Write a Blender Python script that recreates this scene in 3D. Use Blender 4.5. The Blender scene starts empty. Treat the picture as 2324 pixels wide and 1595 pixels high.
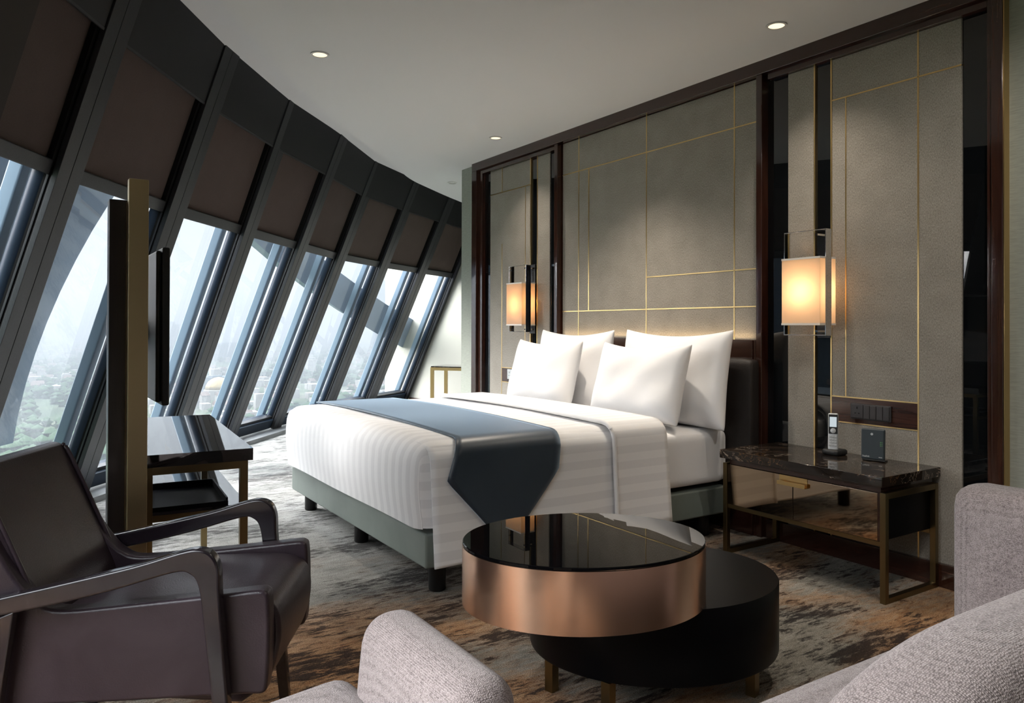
import bpy, bmesh, math, random
from mathutils import Vector, Matrix
random.seed(7)
scn = bpy.context.scene
COL = scn.collection
PI = math.pi

# ------------------------------------------------------------------ camera
CAM = Vector((0.0, -3.61476, 1.2))
YAW, PITCH, ROLL, FPX, PPY = 0.9957, 0.0069, 0.003, 1717.0365, 731.1711
fw = Vector((-math.sin(YAW) * math.cos(PITCH), math.cos(YAW) * math.cos(PITCH), math.sin(PITCH)))
rt = Vector((math.cos(YAW), math.sin(YAW), 0))
up = rt.cross(fw)
rt, up = math.cos(ROLL) * rt + math.sin(ROLL) * up, -math.sin(ROLL) * rt + math.cos(ROLL) * up
cd = bpy.data.cameras.new('camera')
cd.sensor_fit = 'HORIZONTAL'; cd.sensor_width = 36.0; cd.lens = FPX / 2324 * 36
cd.shift_y = -(797.5 - PPY) / 2324
cd.clip_start = 0.05; cd.clip_end = 60000
co = bpy.data.objects.new('camera', cd); COL.objects.link(co)
co.matrix_world = Matrix(((rt.x, up.x, -fw.x, CAM.x), (rt.y, up.y, -fw.y, CAM.y), (rt.z, up.z, -fw.z, CAM.z), (0, 0, 0, 1)))
scn.camera = co
vs = scn.view_settings
scn.display_settings.display_device = 'sRGB'
vs.view_transform = 'Standard'; vs.look = 'None'; vs.gamma = 1.0; vs.exposure = 1.7; vs.use_curve_mapping = False

# ------------------------------------------------------------------ materials
def lin(c):
    if isinstance(c, str):
        c = [int(c[i:i + 2], 16) / 255 for i in (0, 2, 4)]
        c = [x / 12.92 if x <= .04045 else ((x + .055) / 1.055) ** 2.4 for x in c]
    return (c[0], c[1], c[2], 1.0)

class Mat:
    def __init__(s, name, color=(.5, .5, .5), rough=.5, metal=0.0, spec=.5, coat=0.0, coat_rough=.05, sheen=0.0):
        s.m = bpy.data.materials.new(name); s.m.use_nodes = True
        s.nt = s.m.node_tree; s.n = s.nt.nodes; s.b = s.n['Principled BSDF']
        s.out = s.n['Material Output']
        s.set('Base Color', lin(color)); s.set('Roughness', rough); s.set('Metallic', metal)
        s.set('Specular IOR Level', spec); s.set('Coat Weight', coat); s.set('Coat Roughness', coat_rough)
        if sheen: s.set('Sheen Weight', sheen); s.set('Sheen Roughness', .4)
    def set(s, k, v): s.b.inputs[k].default_value = v
    def node(s, t, **kw):
        nd = s.n.new(t)
        for k, v in kw.items():
            if k.startswith('_'): nd.inputs[k[1:].replace('_', ' ')].default_value = v
            else: setattr(nd, k, v)
        return nd
    def link(s, a, b): s.nt.links.new(a, b)
    def coords(s, kind='Object', scale=(1, 1, 1), rot=(0, 0, 0)):
        tc = s.node('ShaderNodeTexCoord'); mp = s.node('ShaderNodeMapping')
        mp.inputs['Scale'].default_value = scale; mp.inputs['Rotation'].default_value = rot
        s.link(tc.outputs[kind], mp.inputs['Vector']); return mp.outputs['Vector']
    def noise(s, vec, scale=5, detail=4, rough=.5, dist=0.0):
        nd = s.node('ShaderNodeTexNoise', _Scale=scale, _Detail=detail, _Roughness=rough, _Distortion=dist)
        s.link(vec, nd.inputs['Vector']); return nd.outputs['Fac']
    def ramp(s, fac, stops, interp='LINEAR'):
        nd = s.node('ShaderNodeValToRGB'); cr = nd.color_ramp; cr.interpolation = interp
        while len(cr.elements) < len(stops): cr.elements.new(.5)
        for e, (p, c) in zip(cr.elements, stops): e.position = p; e.color = lin(c)
        s.link(fac, nd.inputs['Fac']); return nd.outputs['Color']
    def mix(s, fac, a, b, blend='MIX'):
        nd = s.node('ShaderNodeMix', data_type='RGBA', blend_type=blend)
        for v, i in ((fac, 0), (a, 6), (b, 7)):
            if hasattr(v, 'is_linked') or hasattr(v, 'links'): s.link(v, nd.inputs[i])
            elif i == 0: nd.inputs[0].default_value = v
            else: nd.inputs[i].default_value = lin(v)
        return nd.outputs[2]
    def math(s, op, a, b=None, c=None):
        nd = s.node('ShaderNodeMath', operation=op)
        for i, v in enumerate((a, b, c)):
            if v is None: continue
            if hasattr(v, 'links'): s.link(v, nd.inputs[i])
            else: nd.inputs[i].default_value = v
        return nd.outputs[0]
    def color(s, out): s.link(out, s.b.inputs['Base Color'])
    def bump(s, h, strength=.2, dist=.01):
        nd = s.node('ShaderNodeBump', _Strength=strength, _Distance=dist)
        s.link(h, nd.inputs['Height']); s.link(nd.outputs['Normal'], s.b.inputs['Normal'])

def woodmat(name, dark, light, axis=2, rough=.14, coat=.6):
    m = Mat(name, dark, rough, 0, .5, coat, .06)
    sc = [28, 28, 28]; sc[axis] = 1.6
    v = m.coords(scale=sc)
    m.color(m.ramp(m.noise(v, 2.2, 5, .6, .4), [(.3, dark), (.7, light)]))
    return m.m

def woven(name, c1, c2, freq=420, rough=.9, bump=.25, blot=None, sheen=.15):
    m = Mat(name, c1, rough, 0, .25, sheen=sheen)
    v = m.coords()
    a = m.noise(m.coords(scale=(1, 1, .45)), freq, 2, .6)
    b = m.noise(v, 7, 3, .5)
    f = m.math('ADD', m.math('MULTIPLY', a, .8), m.math('MULTIPLY', b, .2))
    m.color(m.ramp(f, [(.34, c1), (.66, c2)]))
    m.bump(a, bump, .003)
    return m.m

M = {}
M['wood_v'] = woodmat('dark_lacquered_wood', (.020, .0070, .0048), (.050, .019, .012), 2)
M['wood_h'] = woodmat('dark_lacquered_wood_rail', (.020, .0070, .0048), (.050, .019, .012), 0)
M['wood_strip'] = woodmat('rosewood_strip', (.026, .011, .008), (.075, .030, .020), 0, .12, .5)
M['panel'] = woven('taupe_linen_wallcovering', (.200, .184, .160), (.385, .354, .310), 260, .85, .2, sheen=.05)
M['wallpaper'] = None
def wp():
    m = Mat('grey_green_wallpaper', (.33, .35, .31), .8, 0, .25)
    f = m.noise(m.coords(scale=(6, 6, 60)), 3, 4, .6)
    m.color(m.ramp(f, [(.3, (.29, .31, .27)), (.7, (.38, .40, .35))])); m.bump(f, .12, .003)
    M['wallpaper'] = m.m
wp()
M['cream'] = Mat('cream_wall_paint', (.33, .33, .295), .75, 0, .2).m
M['plainwall'] = Mat('dark_brown_wall_paint', (.045, .040, .036), .8, 0, .2).m
M['ceiling'] = Mat('white_ceiling_paint', (.66, .66, .655), .9, 0, .1).m
M['brass'] = Mat('brushed_brass', (.62, .43, .19), .28, 1).m
M['brass_inlay'] = Mat('brass_inlay', (.74, .53, .24), .32, 1).m
M['bronze'] = Mat('aged_bronze_metal', (.46, .375, .215), .42, 1).m
M['chrome'] = Mat('polished_chrome', (.72, .72, .72), .07, 1).m
M['chrome_dark'] = Mat('dark_nickel', (.10, .095, .09), .2, 1).m
M['glass_dark'] = Mat('smoked_black_glass', (.004, .005, .006), .012, 0, .75).m
M['mirror_bronze'] = Mat('bronze_mirror', (.46, .36, .26), .03, 1).m
def marble():
    m = Mat('black_marble_with_pale_veins', (.010, .008, .007), .045, 0, .6)
    v = m.coords()
    n1 = m.noise(v, 6, 6, .65, 1.6)
    vein = m.math('ABSOLUTE', m.math('SUBTRACT', n1, .5))
    msk = m.noise(v, 5, 2, .5)
    w = m.math('MULTIPLY', m.math('LESS_THAN', vein, .006), m.math('GREATER_THAN', msk, .52))
    n2 = m.noise(v, 17, 5, .6, 2.2)
    vein2 = m.math('LESS_THAN', m.math('ABSOLUTE', m.math('SUBTRACT', n2, .52)), .006)
    w2 = m.math('MULTIPLY', vein2, m.math('GREATER_THAN', m.noise(m.coords(rot=(1, 2, 0)), 4, 2), .56))
    base = m.ramp(m.noise(v, 9, 4), [(.35, (.010, .008, .0065)), (.7, (.034, .024, .018))])
    c = m.mix(w, base, (.30, .24, .19)); c = m.mix(w2, c, (.22, .12, .05)); m.color(c)
    return m.m
M['marble'] = marble()
def alu():
    m = Mat('dark_grey_window_aluminium', (.050, .055, .058), .42, .35, .5)
    f = m.noise(m.coords(scale=(30, 30, 1)), 8, 3, .5)
    m.color(m.ramp(f, [(.3, (.022, .0235, .027)), (.7, (.032, .034, .039))])); return m.m
M['alu'] = alu()
M['alu_header'] = Mat('charcoal_header_panel', (.0085, .009, .0115), .5, .2, .4).m
M['alu_tube'] = Mat('deep_blue_black_frame_tube', (.012, .022, .038), .5, 0, .25).m
M['fin'] = Mat('blue_grey_outside_fin', (.145, .20, .255), .45, .1, .4).m
M['beam'] = Mat('pale_blue_grey_outside_beam', (.16, .215, .28), .5, .1, .4).m
M['blind'] = woven('brown_roller_blind_fabric', (.064, .047, .041), (.088, .066, .058), 500, .9, .1, sheen=0)
M['gap'] = Mat('black_gasket_and_gap_shade', (.004, .004, .004), .8, 0, .2).m
def glass():
    m = Mat('clear_window_glass')
    tr = m.node('ShaderNodeBsdfTransparent', _Color=(.965, .972, .98, 1)); gl = m.node('ShaderNodeBsdfGlossy', _Roughness=.0, _Color=(.9, .95, 1, 1))
    fr = m.node('ShaderNodeFresnel', _IOR=1.42); mx = m.node('ShaderNodeMixShader')
    m.link(m.math('MULTIPLY', fr.outputs[0], .12), mx.inputs[0]); m.link(tr.outputs[0], mx.inputs[1]); m.link(gl.outputs[0], mx.inputs[2])
    m.link(mx.outputs[0], m.out.inputs['Surface']); return m.m
M['glass'] = glass()
def linen(name, c=(.80, .80, .80), stripes=False, period=.08):
    m = Mat(name, c, .75, 0, .3, sheen=.25)
    v = m.coords()
    wr = m.noise(v, 5, 3, .55, .6)
    if stripes:
        uv = m.node('ShaderNodeTexCoord'); sp = m.node('ShaderNodeSeparateXYZ'); m.link(uv.outputs['UV'], sp.inputs[0])
        ph = m.math('FRACT', m.math('MULTIPLY', sp.outputs[0], 1 / period))
        st = m.math('SMOOTHSTEP' if False else 'GREATER_THAN', ph, .5)
        m.color(m.mix(st, (c[0] * .93, c[1] * .93, c[2] * .935), (c[0] * 1.03, c[1] * 1.03, c[2] * 1.03)))
        m.link(m.math('ADD', m.math('MULTIPLY', st, -.28), .78), m.b.inputs['Roughness'])
    m.bump(wr, .10, .03)
    return m.m
M['sheet'] = linen('white_cotton_sheet', (.78, .78, .79))
M['pillow'] = linen('white_cotton_pillowcase', (.82, .82, .83))
M['duvet'] = linen('white_satin_stripe_cotton', (.78, .78, .785), True)
def runner():
    m = Mat('slate_blue_satin', (.018, .028, .042), .40, 0, .5, sheen=1.0)
    m.set('Sheen Tint', (.55, .72, .9, 1))
    f = m.noise(m.coords(scale=(1, 1, 1)), 260, 2, .5); m.bump(f, .08, .002)
    m.color(m.ramp(m.noise(m.coords(), 6, 3), [(.3, (.015, .025, .038)), (.7, (.022, .034, .049))])); return m.m
M['runner'] = runner()
def leather(name, c, c2, rough=.36, sc=230, b=.25, coat=0):
    m = Mat(name, c, rough, 0, .42, coat, .25)
    v = m.coords(); f = m.noise(v, sc, 3, .55)
    big = m.noise(v, 5, 3, .6, .5)
    m.color(m.ramp(big, [(.3, c), (.7, c2)]))
    h = m.math('ADD', m.math('MULTIPLY', f, .5), m.math('MULTIPLY', big, .9)); m.bump(h, b, .008)
    return m.m
M['leather'] = leather('dark_aubergine_leather', (.028, .0185, .025), (.046, .033, .041), .29, 230, .18)
M['leather_base'] = leather('grey_green_leatherette', (.155, .185, .168), (.185, .215, .197), .42, 180, .1)
M['leather_head'] = leather('black_embossed_leatherette', (.014, .011, .010), (.022, .017, .015), .38, 420, .5)
M['chairwood'] = woodmat('dark_stained_chair_wood', (.010, .0075, .011), (.021, .015, .020), 0, .22, .4)
M['black_plastic'] = Mat('matt_black_plastic', (.012, .013, .014), .45, 0, .4).m
M['black_leg'] = Mat('satin_black_leg', (.008, .008, .008), .35, 0, .4).m
M['dark_grey_plastic'] = Mat('dark_grey_switch_plastic', (.032, .029, .030), .38, 0, .5).m
M['grey_plastic'] = Mat('blue_grey_plastic', (.040, .052, .060), .42, 0, .4).m
M['white_plastic'] = Mat('white_print', (.70, .72, .72), .5, 0, .4).m
M['silver_plastic'] = Mat('silver_plastic', (.52, .54, .55), .3, .3, .5).m
M['key'] = Mat('phone_key_plastic', (.40, .42, .43), .4, 0, .5).m
M['led'] = Mat('green_led_dot', (.15, .6, .12), .4).m
def copper():
    m = Mat('brushed_copper', (.97, .655, .50), .27, 1)
    m.set('Roughness', .25)
    return m.m
M['copper'] = copper()
_tg = Mat('black_glass_top', (.003, .003, .0035), .01, 0, .5); _tg.set('IOR', 1.22); M['table_glass'] = _tg.m
def blackdrum():
    m = Mat('satin_black_lacquer', (.0022, .0024, .0032), .36, 0, .12)
    return m.m
M['drum'] = blackdrum()
def blackmesh():
    m = Mat('black_textured_top', (.0012, .0014, .0020), .38, 0, .06)
    m.set('IOR', 1.13)
    v = m.node('ShaderNodeTexVoronoi', _Scale=160); m.link(m.coords(), v.inputs['Vector']); m.bump(v.outputs['Distance'], .25, .003)
    return m.m
M['drum_top'] = blackmesh()
_bs = Mat('polished_black_stone', (.008, .0075, .007), .03, 0, .8); _bs.set('IOR', 1.8); M['black_stone'] = _bs.m
M['kerb'] = Mat('silver_grey_kerb_metal', (.17, .18, .185), .42, .3, .5).m
M['boucle'] = None
def boucle():
    m = Mat('heather_grey_weave', (.30, .26, .26), .95, 0, .15, sheen=.2)
    v = m.node('ShaderNodeTexVoronoi', _Scale=330, _Randomness=.5); m.link(m.coords(scale=(1, 1, 1.25)), v.inputs['Vector'])
    n = m.noise(m.coords(), 90, 3, .6)
    f = m.math('ADD', m.math('MULTIPLY', v.outputs['Distance'], .75), m.math('MULTIPLY', n, .45))
    m.color(m.ramp(f, [(.30, (.365, .32, .315)), (.55, (.25, .214, .211)), (.85, (.115, .096, .096))]))
    inv = m.math('SUBTRACT', 1.0, v.outputs['Distance']); m.bump(inv, .5, .004)
    M['boucle'] = m.m
boucle()
def carpet():
    m = Mat('abstract_blotched_carpet', (.3, .3, .3), 1.0, 0, .08)
    vf = m.coords()
    big = m.noise(m.coords(scale=(1.25, .55, 1)), 1.5, 3, .5, .6)
    brush = m.noise(m.coords(scale=(9, 2.2, 1)), 3.2, 10, .78, .3)
    brush2 = m.noise(m.coords(scale=(14, 4.0, 1), rot=(0, 0, .12)), 2.6, 10, .8, .2)
    fine = m.noise(vf, 230, 2, .6)
    sx = m.node('ShaderNodeSeparateXYZ'); m.link(vf, sx.inputs[0])
    tone = m.math('ADD', m.math('MULTIPLY', big, .55), m.math('MULTIPLY', brush2, .45))
    base_room = m.ramp(tone, [(.36, (.075, .078, .078)), (.45, (.17, .162, .143)), (.53, (.27, .255, .222)), (.62, (.38, .37, .34))])
    base_windowlit = m.ramp(tone, [(.36, (.12, .128, .13)), (.45, (.245, .248, .238)), (.53, (.345, .345, .33)), (.62, (.42, .42, .41))])
    # rust coloured clouds of the design lie in the middle of the room, the grey ones, paled by painted window light, towards the windows
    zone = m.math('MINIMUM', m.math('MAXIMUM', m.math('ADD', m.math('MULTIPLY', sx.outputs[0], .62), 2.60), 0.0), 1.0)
    base = m.mix(zone, base_windowlit, base_room)
    rust = m.noise(m.coords(scale=(1.1, .7, 1)), 1.3, 2, .5, .4)
    rm = m.math('ADD', m.math('MULTIPLY', rust, .62), m.math('MULTIPLY', brush, .38))
    rmask = m.math('MULTIPLY', m.ramp(rm, [(.45, (0, 0, 0)), (.56, (1, 1, 1))]), zone)
    c = m.mix(m.math('MULTIPLY', rmask, .9), base, m.ramp(brush2, [(.38, (.25, .115, .050)), (.60, (.44, .265, .14))]))
    dkn = m.math('ADD', m.math('MULTIPLY', brush, .62), m.math('MULTIPLY', m.noise(m.coords(scale=(1.6, .8, 1)), 1.8, 3, .5), .38))
    dk = m.ramp(dkn, [(.50, (0, 0, 0)), (.55, (1, 1, 1))])
    c = m.mix(m.math('MULTIPLY', dk, m.math('ADD', m.math('MULTIPLY', zone, .2), .7)), c, (.020, .018, .020))
    fr = m.ramp(fine, [(.28, (.45, .45, .45)), (.72, (1.4, 1.4, 1.4))])
    m.color(m.mix(1.0, c, fr, 'MULTIPLY'))
    m.bump(fine, .6, .006)
    return m.m
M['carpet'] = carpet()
def shade():
    m = Mat('cream_lampshade_fabric', (.80, .62, .42), .8)
    d = m.node('ShaderNodeBsdfDiffuse', _Color=(.78, .68, .58, 1)); t = m.node('ShaderNodeBsdfTranslucent', _Color=(.88, .76, .62, 1)); mx = m.node('ShaderNodeMixShader')
    mx.inputs[0].default_value = .62
    m.link(d.outputs[0], mx.inputs[1]); m.link(t.outputs[0], mx.inputs[2]); m.link(mx.outputs[0], m.out.inputs['Surface']); return m.m
M['shade'] = shade()
def emit(name, c, s):
    m = bpy.data.materials.new(name); m.use_nodes = True; nt = m.node_tree; nt.nodes.clear()
    e = nt.nodes.new('ShaderNodeEmission'); e.inputs[0].default_value = lin(c); e.inputs[1].default_value = s
    o = nt.nodes.new('ShaderNodeOutputMaterial'); nt.links.new(e.outputs[0], o.inputs[0]); return m
M['bulb'] = emit('warm_bulb', (1.0, .76, .50), 15)
M['downlight_lamp'] = emit('warm_downlight_lamp', (1.0, .80, .52), .5)
M['phone_screen'] = emit('lit_phone_screen', (.62, .70, .74), .28)
M['white_trim'] = Mat('white_painted_metal', (.62, .62, .60), .45, 0, .4).m
M['white_band'] = Mat('white_shade_trim', (.82, .80, .76), .5, 0, .4).m

# ------------------------------------------------------------------ mesh helpers
class MB:
    def __init__(s): s.v = []; s.f = []; s.uv = None
    def add(s, vs, fs):
        o = len(s.v); s.v += [Vector(p) for p in vs]; s.f += [tuple(i + o for i in f) for f in fs]; return s
    def hexa(s, p):
        return s.add(p, [(0, 3, 2, 1), (4, 5, 6, 7), (0, 1, 5, 4), (1, 2, 6, 5), (2, 3, 7, 6), (3, 0, 4, 7)])
    def box(s, x0, x1, y0, y1, z0, z1):
        return s.hexa([(x0, y0, z0), (x1, y0, z0), (x1, y1, z0), (x0, y1, z0), (x0, y0, z1), (x1, y0, z1), (x1, y1, z1), (x0, y1, z1)])
    def prism(s, pts, d):
        # pts: closed planar outline (3-D), d: extrusion vector
        n = len(pts); d = Vector(d); a = [Vector(p) for p in pts]
        return s.add(a + [p + d for p in a], [tuple(range(n - 1, -1, -1)), tuple(range(n, 2 * n))] + [(i, (i + 1) % n, n + (i + 1) % n, n + i) for i in range(n)])
    def lathe(s, prof, c=(0, 0, 0), n=32, sx=1.0, sy=1.0, rot=0.0, cap=True):
        vs = []; c = Vector(c); cr, sr = math.cos(rot), math.sin(rot)
        for r, z in prof:
            for i in range(n):
                a = 2 * PI * i / n; x, y = r * math.cos(a) * sx, r * math.sin(a) * sy
                vs.append(c + Vector((x * cr - y * sr, x * sr + y * cr, z)))
        fs = []; m = len(prof)
        for j in range(m - 1):
            for i in range(n):
                fs.append((j * n + i, j * n + (i + 1) % n, (j + 1) * n + (i + 1) % n, (j + 1) * n + i))
        if cap: fs.append(tuple(range(n - 1, -1, -1))); fs.append(tuple(range((m - 1) * n, m * n)))
        return s.add(vs, fs)
    def tube(s, path, r, n=10):
        path = [Vector(p) for p in path]; vs = []; fs = []
        for i, p in enumerate(path):
            d = (path[min(i + 1, len(path) - 1)] - path[max(i - 1, 0)]).normalized()
            a = d.orthogonal().normalized(); b = d.cross(a)
            for k in range(n):
                t = 2 * PI * k / n; vs.append(p + r * (math.cos(t) * a + math.sin(t) * b))
        for i in range(len(path) - 1):
            for k in range(n): fs.append((i * n + k, i * n + (k + 1) % n, (i + 1) * n + (k + 1) % n, (i + 1) * n + k))
        fs.append(tuple(range(n - 1, -1, -1))); fs.append(tuple(range((len(path) - 1) * n, len(path) * n)))
        return s.add(vs, fs)
    def grid(s, fn, nu, nv, uvfn=None, closed_u=False):
        o = len(s.v)
        for j in range(nv + 1):
            for i in range(nu + 1):
                s.v.append(Vector(fn(i / nu, j / nv)))
                if uvfn:
                    if s.uv is None: s.uv = {}
                    s.uv[len(s.v) - 1] = uvfn(i / nu, j / nv)
        for j in range(nv):
            for i in range(nu):
                a = o + j * (nu + 1) + i; s.f.append((a, a + 1, a + nu + 2, a + nu + 1))
        return s
    def build(s, name, mat, parent=None, bevel=0.0, seg=2, smooth=False, sub=0, solid=0.0, loc=None, weld=False, angle=35):
        base = Vector((0, 0, 0))
        if parent is not None:
            q = parent
            while q is not None: base += Vector(q.location); q = q.parent
        elif loc is not None: base = Vector(loc)
        me = bpy.data.meshes.new(name); me.from_pydata([tuple(p - base) for p in s.v], [], s.f)
        if s.uv:
            ul = me.uv_layers.new(name='UVMap')
            for l in me.loops: ul.data[l.index].uv = s.uv.get(l.vertex_index, (0, 0))
        bm = bmesh.new(); bm.from_mesh(me)
        if weld: bmesh.ops.remove_doubles(bm, verts=bm.verts, dist=1e-5)
        if not s.uv or weld: bmesh.ops.recalc_face_normals(bm, faces=bm.faces)
        bm.to_mesh(me); bm.free()
        me.materials.append(M[mat] if isinstance(mat, str) else mat)
        o = bpy.data.objects.new(name, me); COL.objects.link(o)
        if parent is not None: o.parent = parent
        elif loc is not None: o.location = loc
        if solid:
            md = o.modifiers.new('solid', 'SOLIDIFY'); md.thickness = solid; md.offset = -1
        if bevel:
            md = o.modifiers.new('bevel', 'BEVEL'); md.width = bevel; md.segments = seg; md.limit_method = 'ANGLE'; md.angle_limit = math.radians(40)
        if sub:
            md = o.modifiers.new('sub', 'SUBSURF'); md.levels = sub; md.render_levels = sub
        if smooth or sub or bevel:
            for p in me.polygons: p.use_smooth = True
            if not (smooth == 'all' or sub):
                md = o.modifiers.new('wn', 'WEIGHTED_NORMAL') if bevel else None
                if not bevel:
                    try: me.set_sharp_from_angle(angle=math.radians(angle))
                    except Exception: pass
        return o

def thing(name, label, cat, loc, group=None):
    o = bpy.data.objects.new(name, None); COL.objects.link(o); o.location = loc
    o.empty_display_size = .1; o['label'] = label; o['category'] = cat
    if group: o['group'] = group
    return o
def tag(o, label, cat, group=None):
    o['label'] = label; o['category'] = cat
    if group: o['group'] = group
    return o
def structure(o): o['kind'] = 'structure'; return o
def sempty(name, loc=(0, 0, 0)):
    o = bpy.data.objects.new(name, None); COL.objects.link(o); o.location = loc; o.empty_display_size = .1; o['kind'] = 'structure'; return o
def bx(name, mat, parent, x0, x1, y0, y1, z0, z1, bevel=0.0, **k):
    return MB().box(x0, x1, y0, y1, z0, z1).build(name, mat, parent, bevel=bevel, **k)
def rbox(x0, x1, y0, y1, z0, z1, r, n=14, bulge=(0, 0, 0)):
    """rounded, slightly inflated cushion block"""
    mb = MB(); c = Vector(((x0 + x1) / 2, (y0 + y1) / 2, (z0 + z1) / 2)); h = Vector(((x1 - x0) / 2, (y1 - y0) / 2, (z1 - z0) / 2))
    def pos(q):
        p = Vector([max(-h[i] + r, min(h[i] - r, q[i])) for i in range(3)]); d = q - p
        if d.length > 1e-9: d = d.normalized() * r
        w = p + d; f = [w[i] / h[i] for i in range(3)]
        for i in range(3):
            j, k = (i + 1) % 3, (i + 2) % 3
            w[i] += bulge[i] * f[i] * (1 - f[j] ** 2) * (1 - f[k] ** 2)
        return c + w
    def spread(t):   # more vertices near the rounded edges
        t = 2 * t - 1; return math.copysign(abs(t) ** .6, t)
    for ax in range(3):
        for sg in (-1, 1):
            j, k = (ax + 1) % 3, (ax + 2) % 3
            def fn(u, v, ax=ax, sg=sg, j=j, k=k):
                q = Vector((0, 0, 0)); q[ax] = sg * h[ax]; q[j] = spread(u) * h[j]; q[k] = spread(v) * h[k]; return pos(q)
            mb.grid(fn, n, n)
    return mb

# ------------------------------------------------------------------ facade geometry
Bp = {1: (-4.903, -3.997), 2: (-5.94, -3.325), 3: (-6.80, -2.623), 4: (-7.859, -1.902), 5: (-8.656, -1.224), 6: (-9.56, -.333), 7: (-10.175, .499), 8: (-10.926, 1.471)}
Tp = {1: (-3.90, -3.19), 2: (-4.892, -2.559), 3: (-5.80, -1.891), 4: (-6.581, -1.193), 5: (-7.447, -.499), 6: (-8.096, .268), 7: (-8.747, 1.09), 8: (-9.328, 1.919)}
Bp[0] = (-3.80, -4.60); Tp[0] = (-2.88, -3.76)
Bp[-1] = (-2.66, -5.16); Tp[-1] = (-1.83, -4.26)
Bp[-2] = (-1.45, -5.60); Tp[-2] = (-.72, -4.66)
Bp[-3] = (-.20, -5.92); Tp[-3] = (.42, -4.95)
Bp[-4] = (1.08, -6.14); Tp[-4] = (1.60, -5.14)
Bp[-5] = (2.38, -6.28); Tp[-5] = (2.80, -5.26)
ZB, ZT = .04, 2.95
KMIN, KMAX = -5, 8
def LB(k):
    k0 = max(KMIN, min(KMAX - 1, math.floor(k))); f = k - k0
    b = Vector(Bp[k0] + (ZB,)).lerp(Vector(Bp[k0 + 1] + (ZB,)), f); t = Vector(Tp[k0] + (ZT,)).lerp(Vector(Tp[k0 + 1] + (ZT,)), f)
    return b, t
def frame(k):
    b, t = LB(k)
    tan = (LB(min(k + 1, KMAX))[0] - LB(max(k - 1, KMIN))[0]); tan.z = 0; tan.normalize()
    sl = (t - b).normalized(); n = sl.cross(tan).normalized()
    if n.z < 0: n = -n
    return b, t, tan, n
def MP(k, s, t, d):        # point on mullion k: s up the slope 0..1, t along the facade (m), d outwards (m)
    b, tp, tan, n = frame(k); return b + (tp - b) * s + tan * t + n * d
def BP(k, a, s, d):        # point in bay k (between mullions k and k+1)
    b0, t0, _, _ = frame(k); b1, t1, _, _ = frame(k + 1)
    p = (b0 + (t0 - b0) * s).lerp(b1 + (t1 - b1) * s, a)
    n = ((t0 - b0).cross(b1 - b0)).normalized()
    if n.z < 0: n = -n
    return p + n * d
def mbar(k, t0, t1, d0, d1, s0=0.0, s1=1.0):
    return MB().hexa([MP(k, s0, t0, d0), MP(k, s0, t1, d0), MP(k, s0, t1, d1), MP(k, s0, t0, d1), MP(k, s1, t0, d0), MP(k, s1, t1, d0), MP(k, s1, t1, d1), MP(k, s1, t0, d1)])
def bbar(k, a0, a1, s0, s1, d0, d1):
    return MB().hexa([BP(k, a0, s0, d0), BP(k, a1, s0, d0), BP(k, a1, s0, d1), BP(k, a0, s0, d1), BP(k, a0, s1, d0), BP(k, a1, s1, d0), BP(k, a1, s1, d1), BP(k, a0, s1, d1)])
zs = lambda z: (z - ZB) / (ZT - ZB)
S_HDR, S_BAR0, S_BAR1 = zs(2.60), zs(1.915), zs(1.985)
BL = {0: 'brown roller blind cut off at the left edge of the photo',
      1: 'brown roller blind whose bar is crossed by the bronze television post',
      2: 'brown roller blind first to the right of the bronze post',
      3: 'brown roller blind second to the right of the bronze post',
      4: 'brown roller blind third to the right of the bronze post',
      5: 'brown roller blind third from the cream end wall',
      6: 'brown roller blind second from the cream end wall',
      7: 'brown roller blind nearest the cream end wall'}
W = .205
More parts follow.
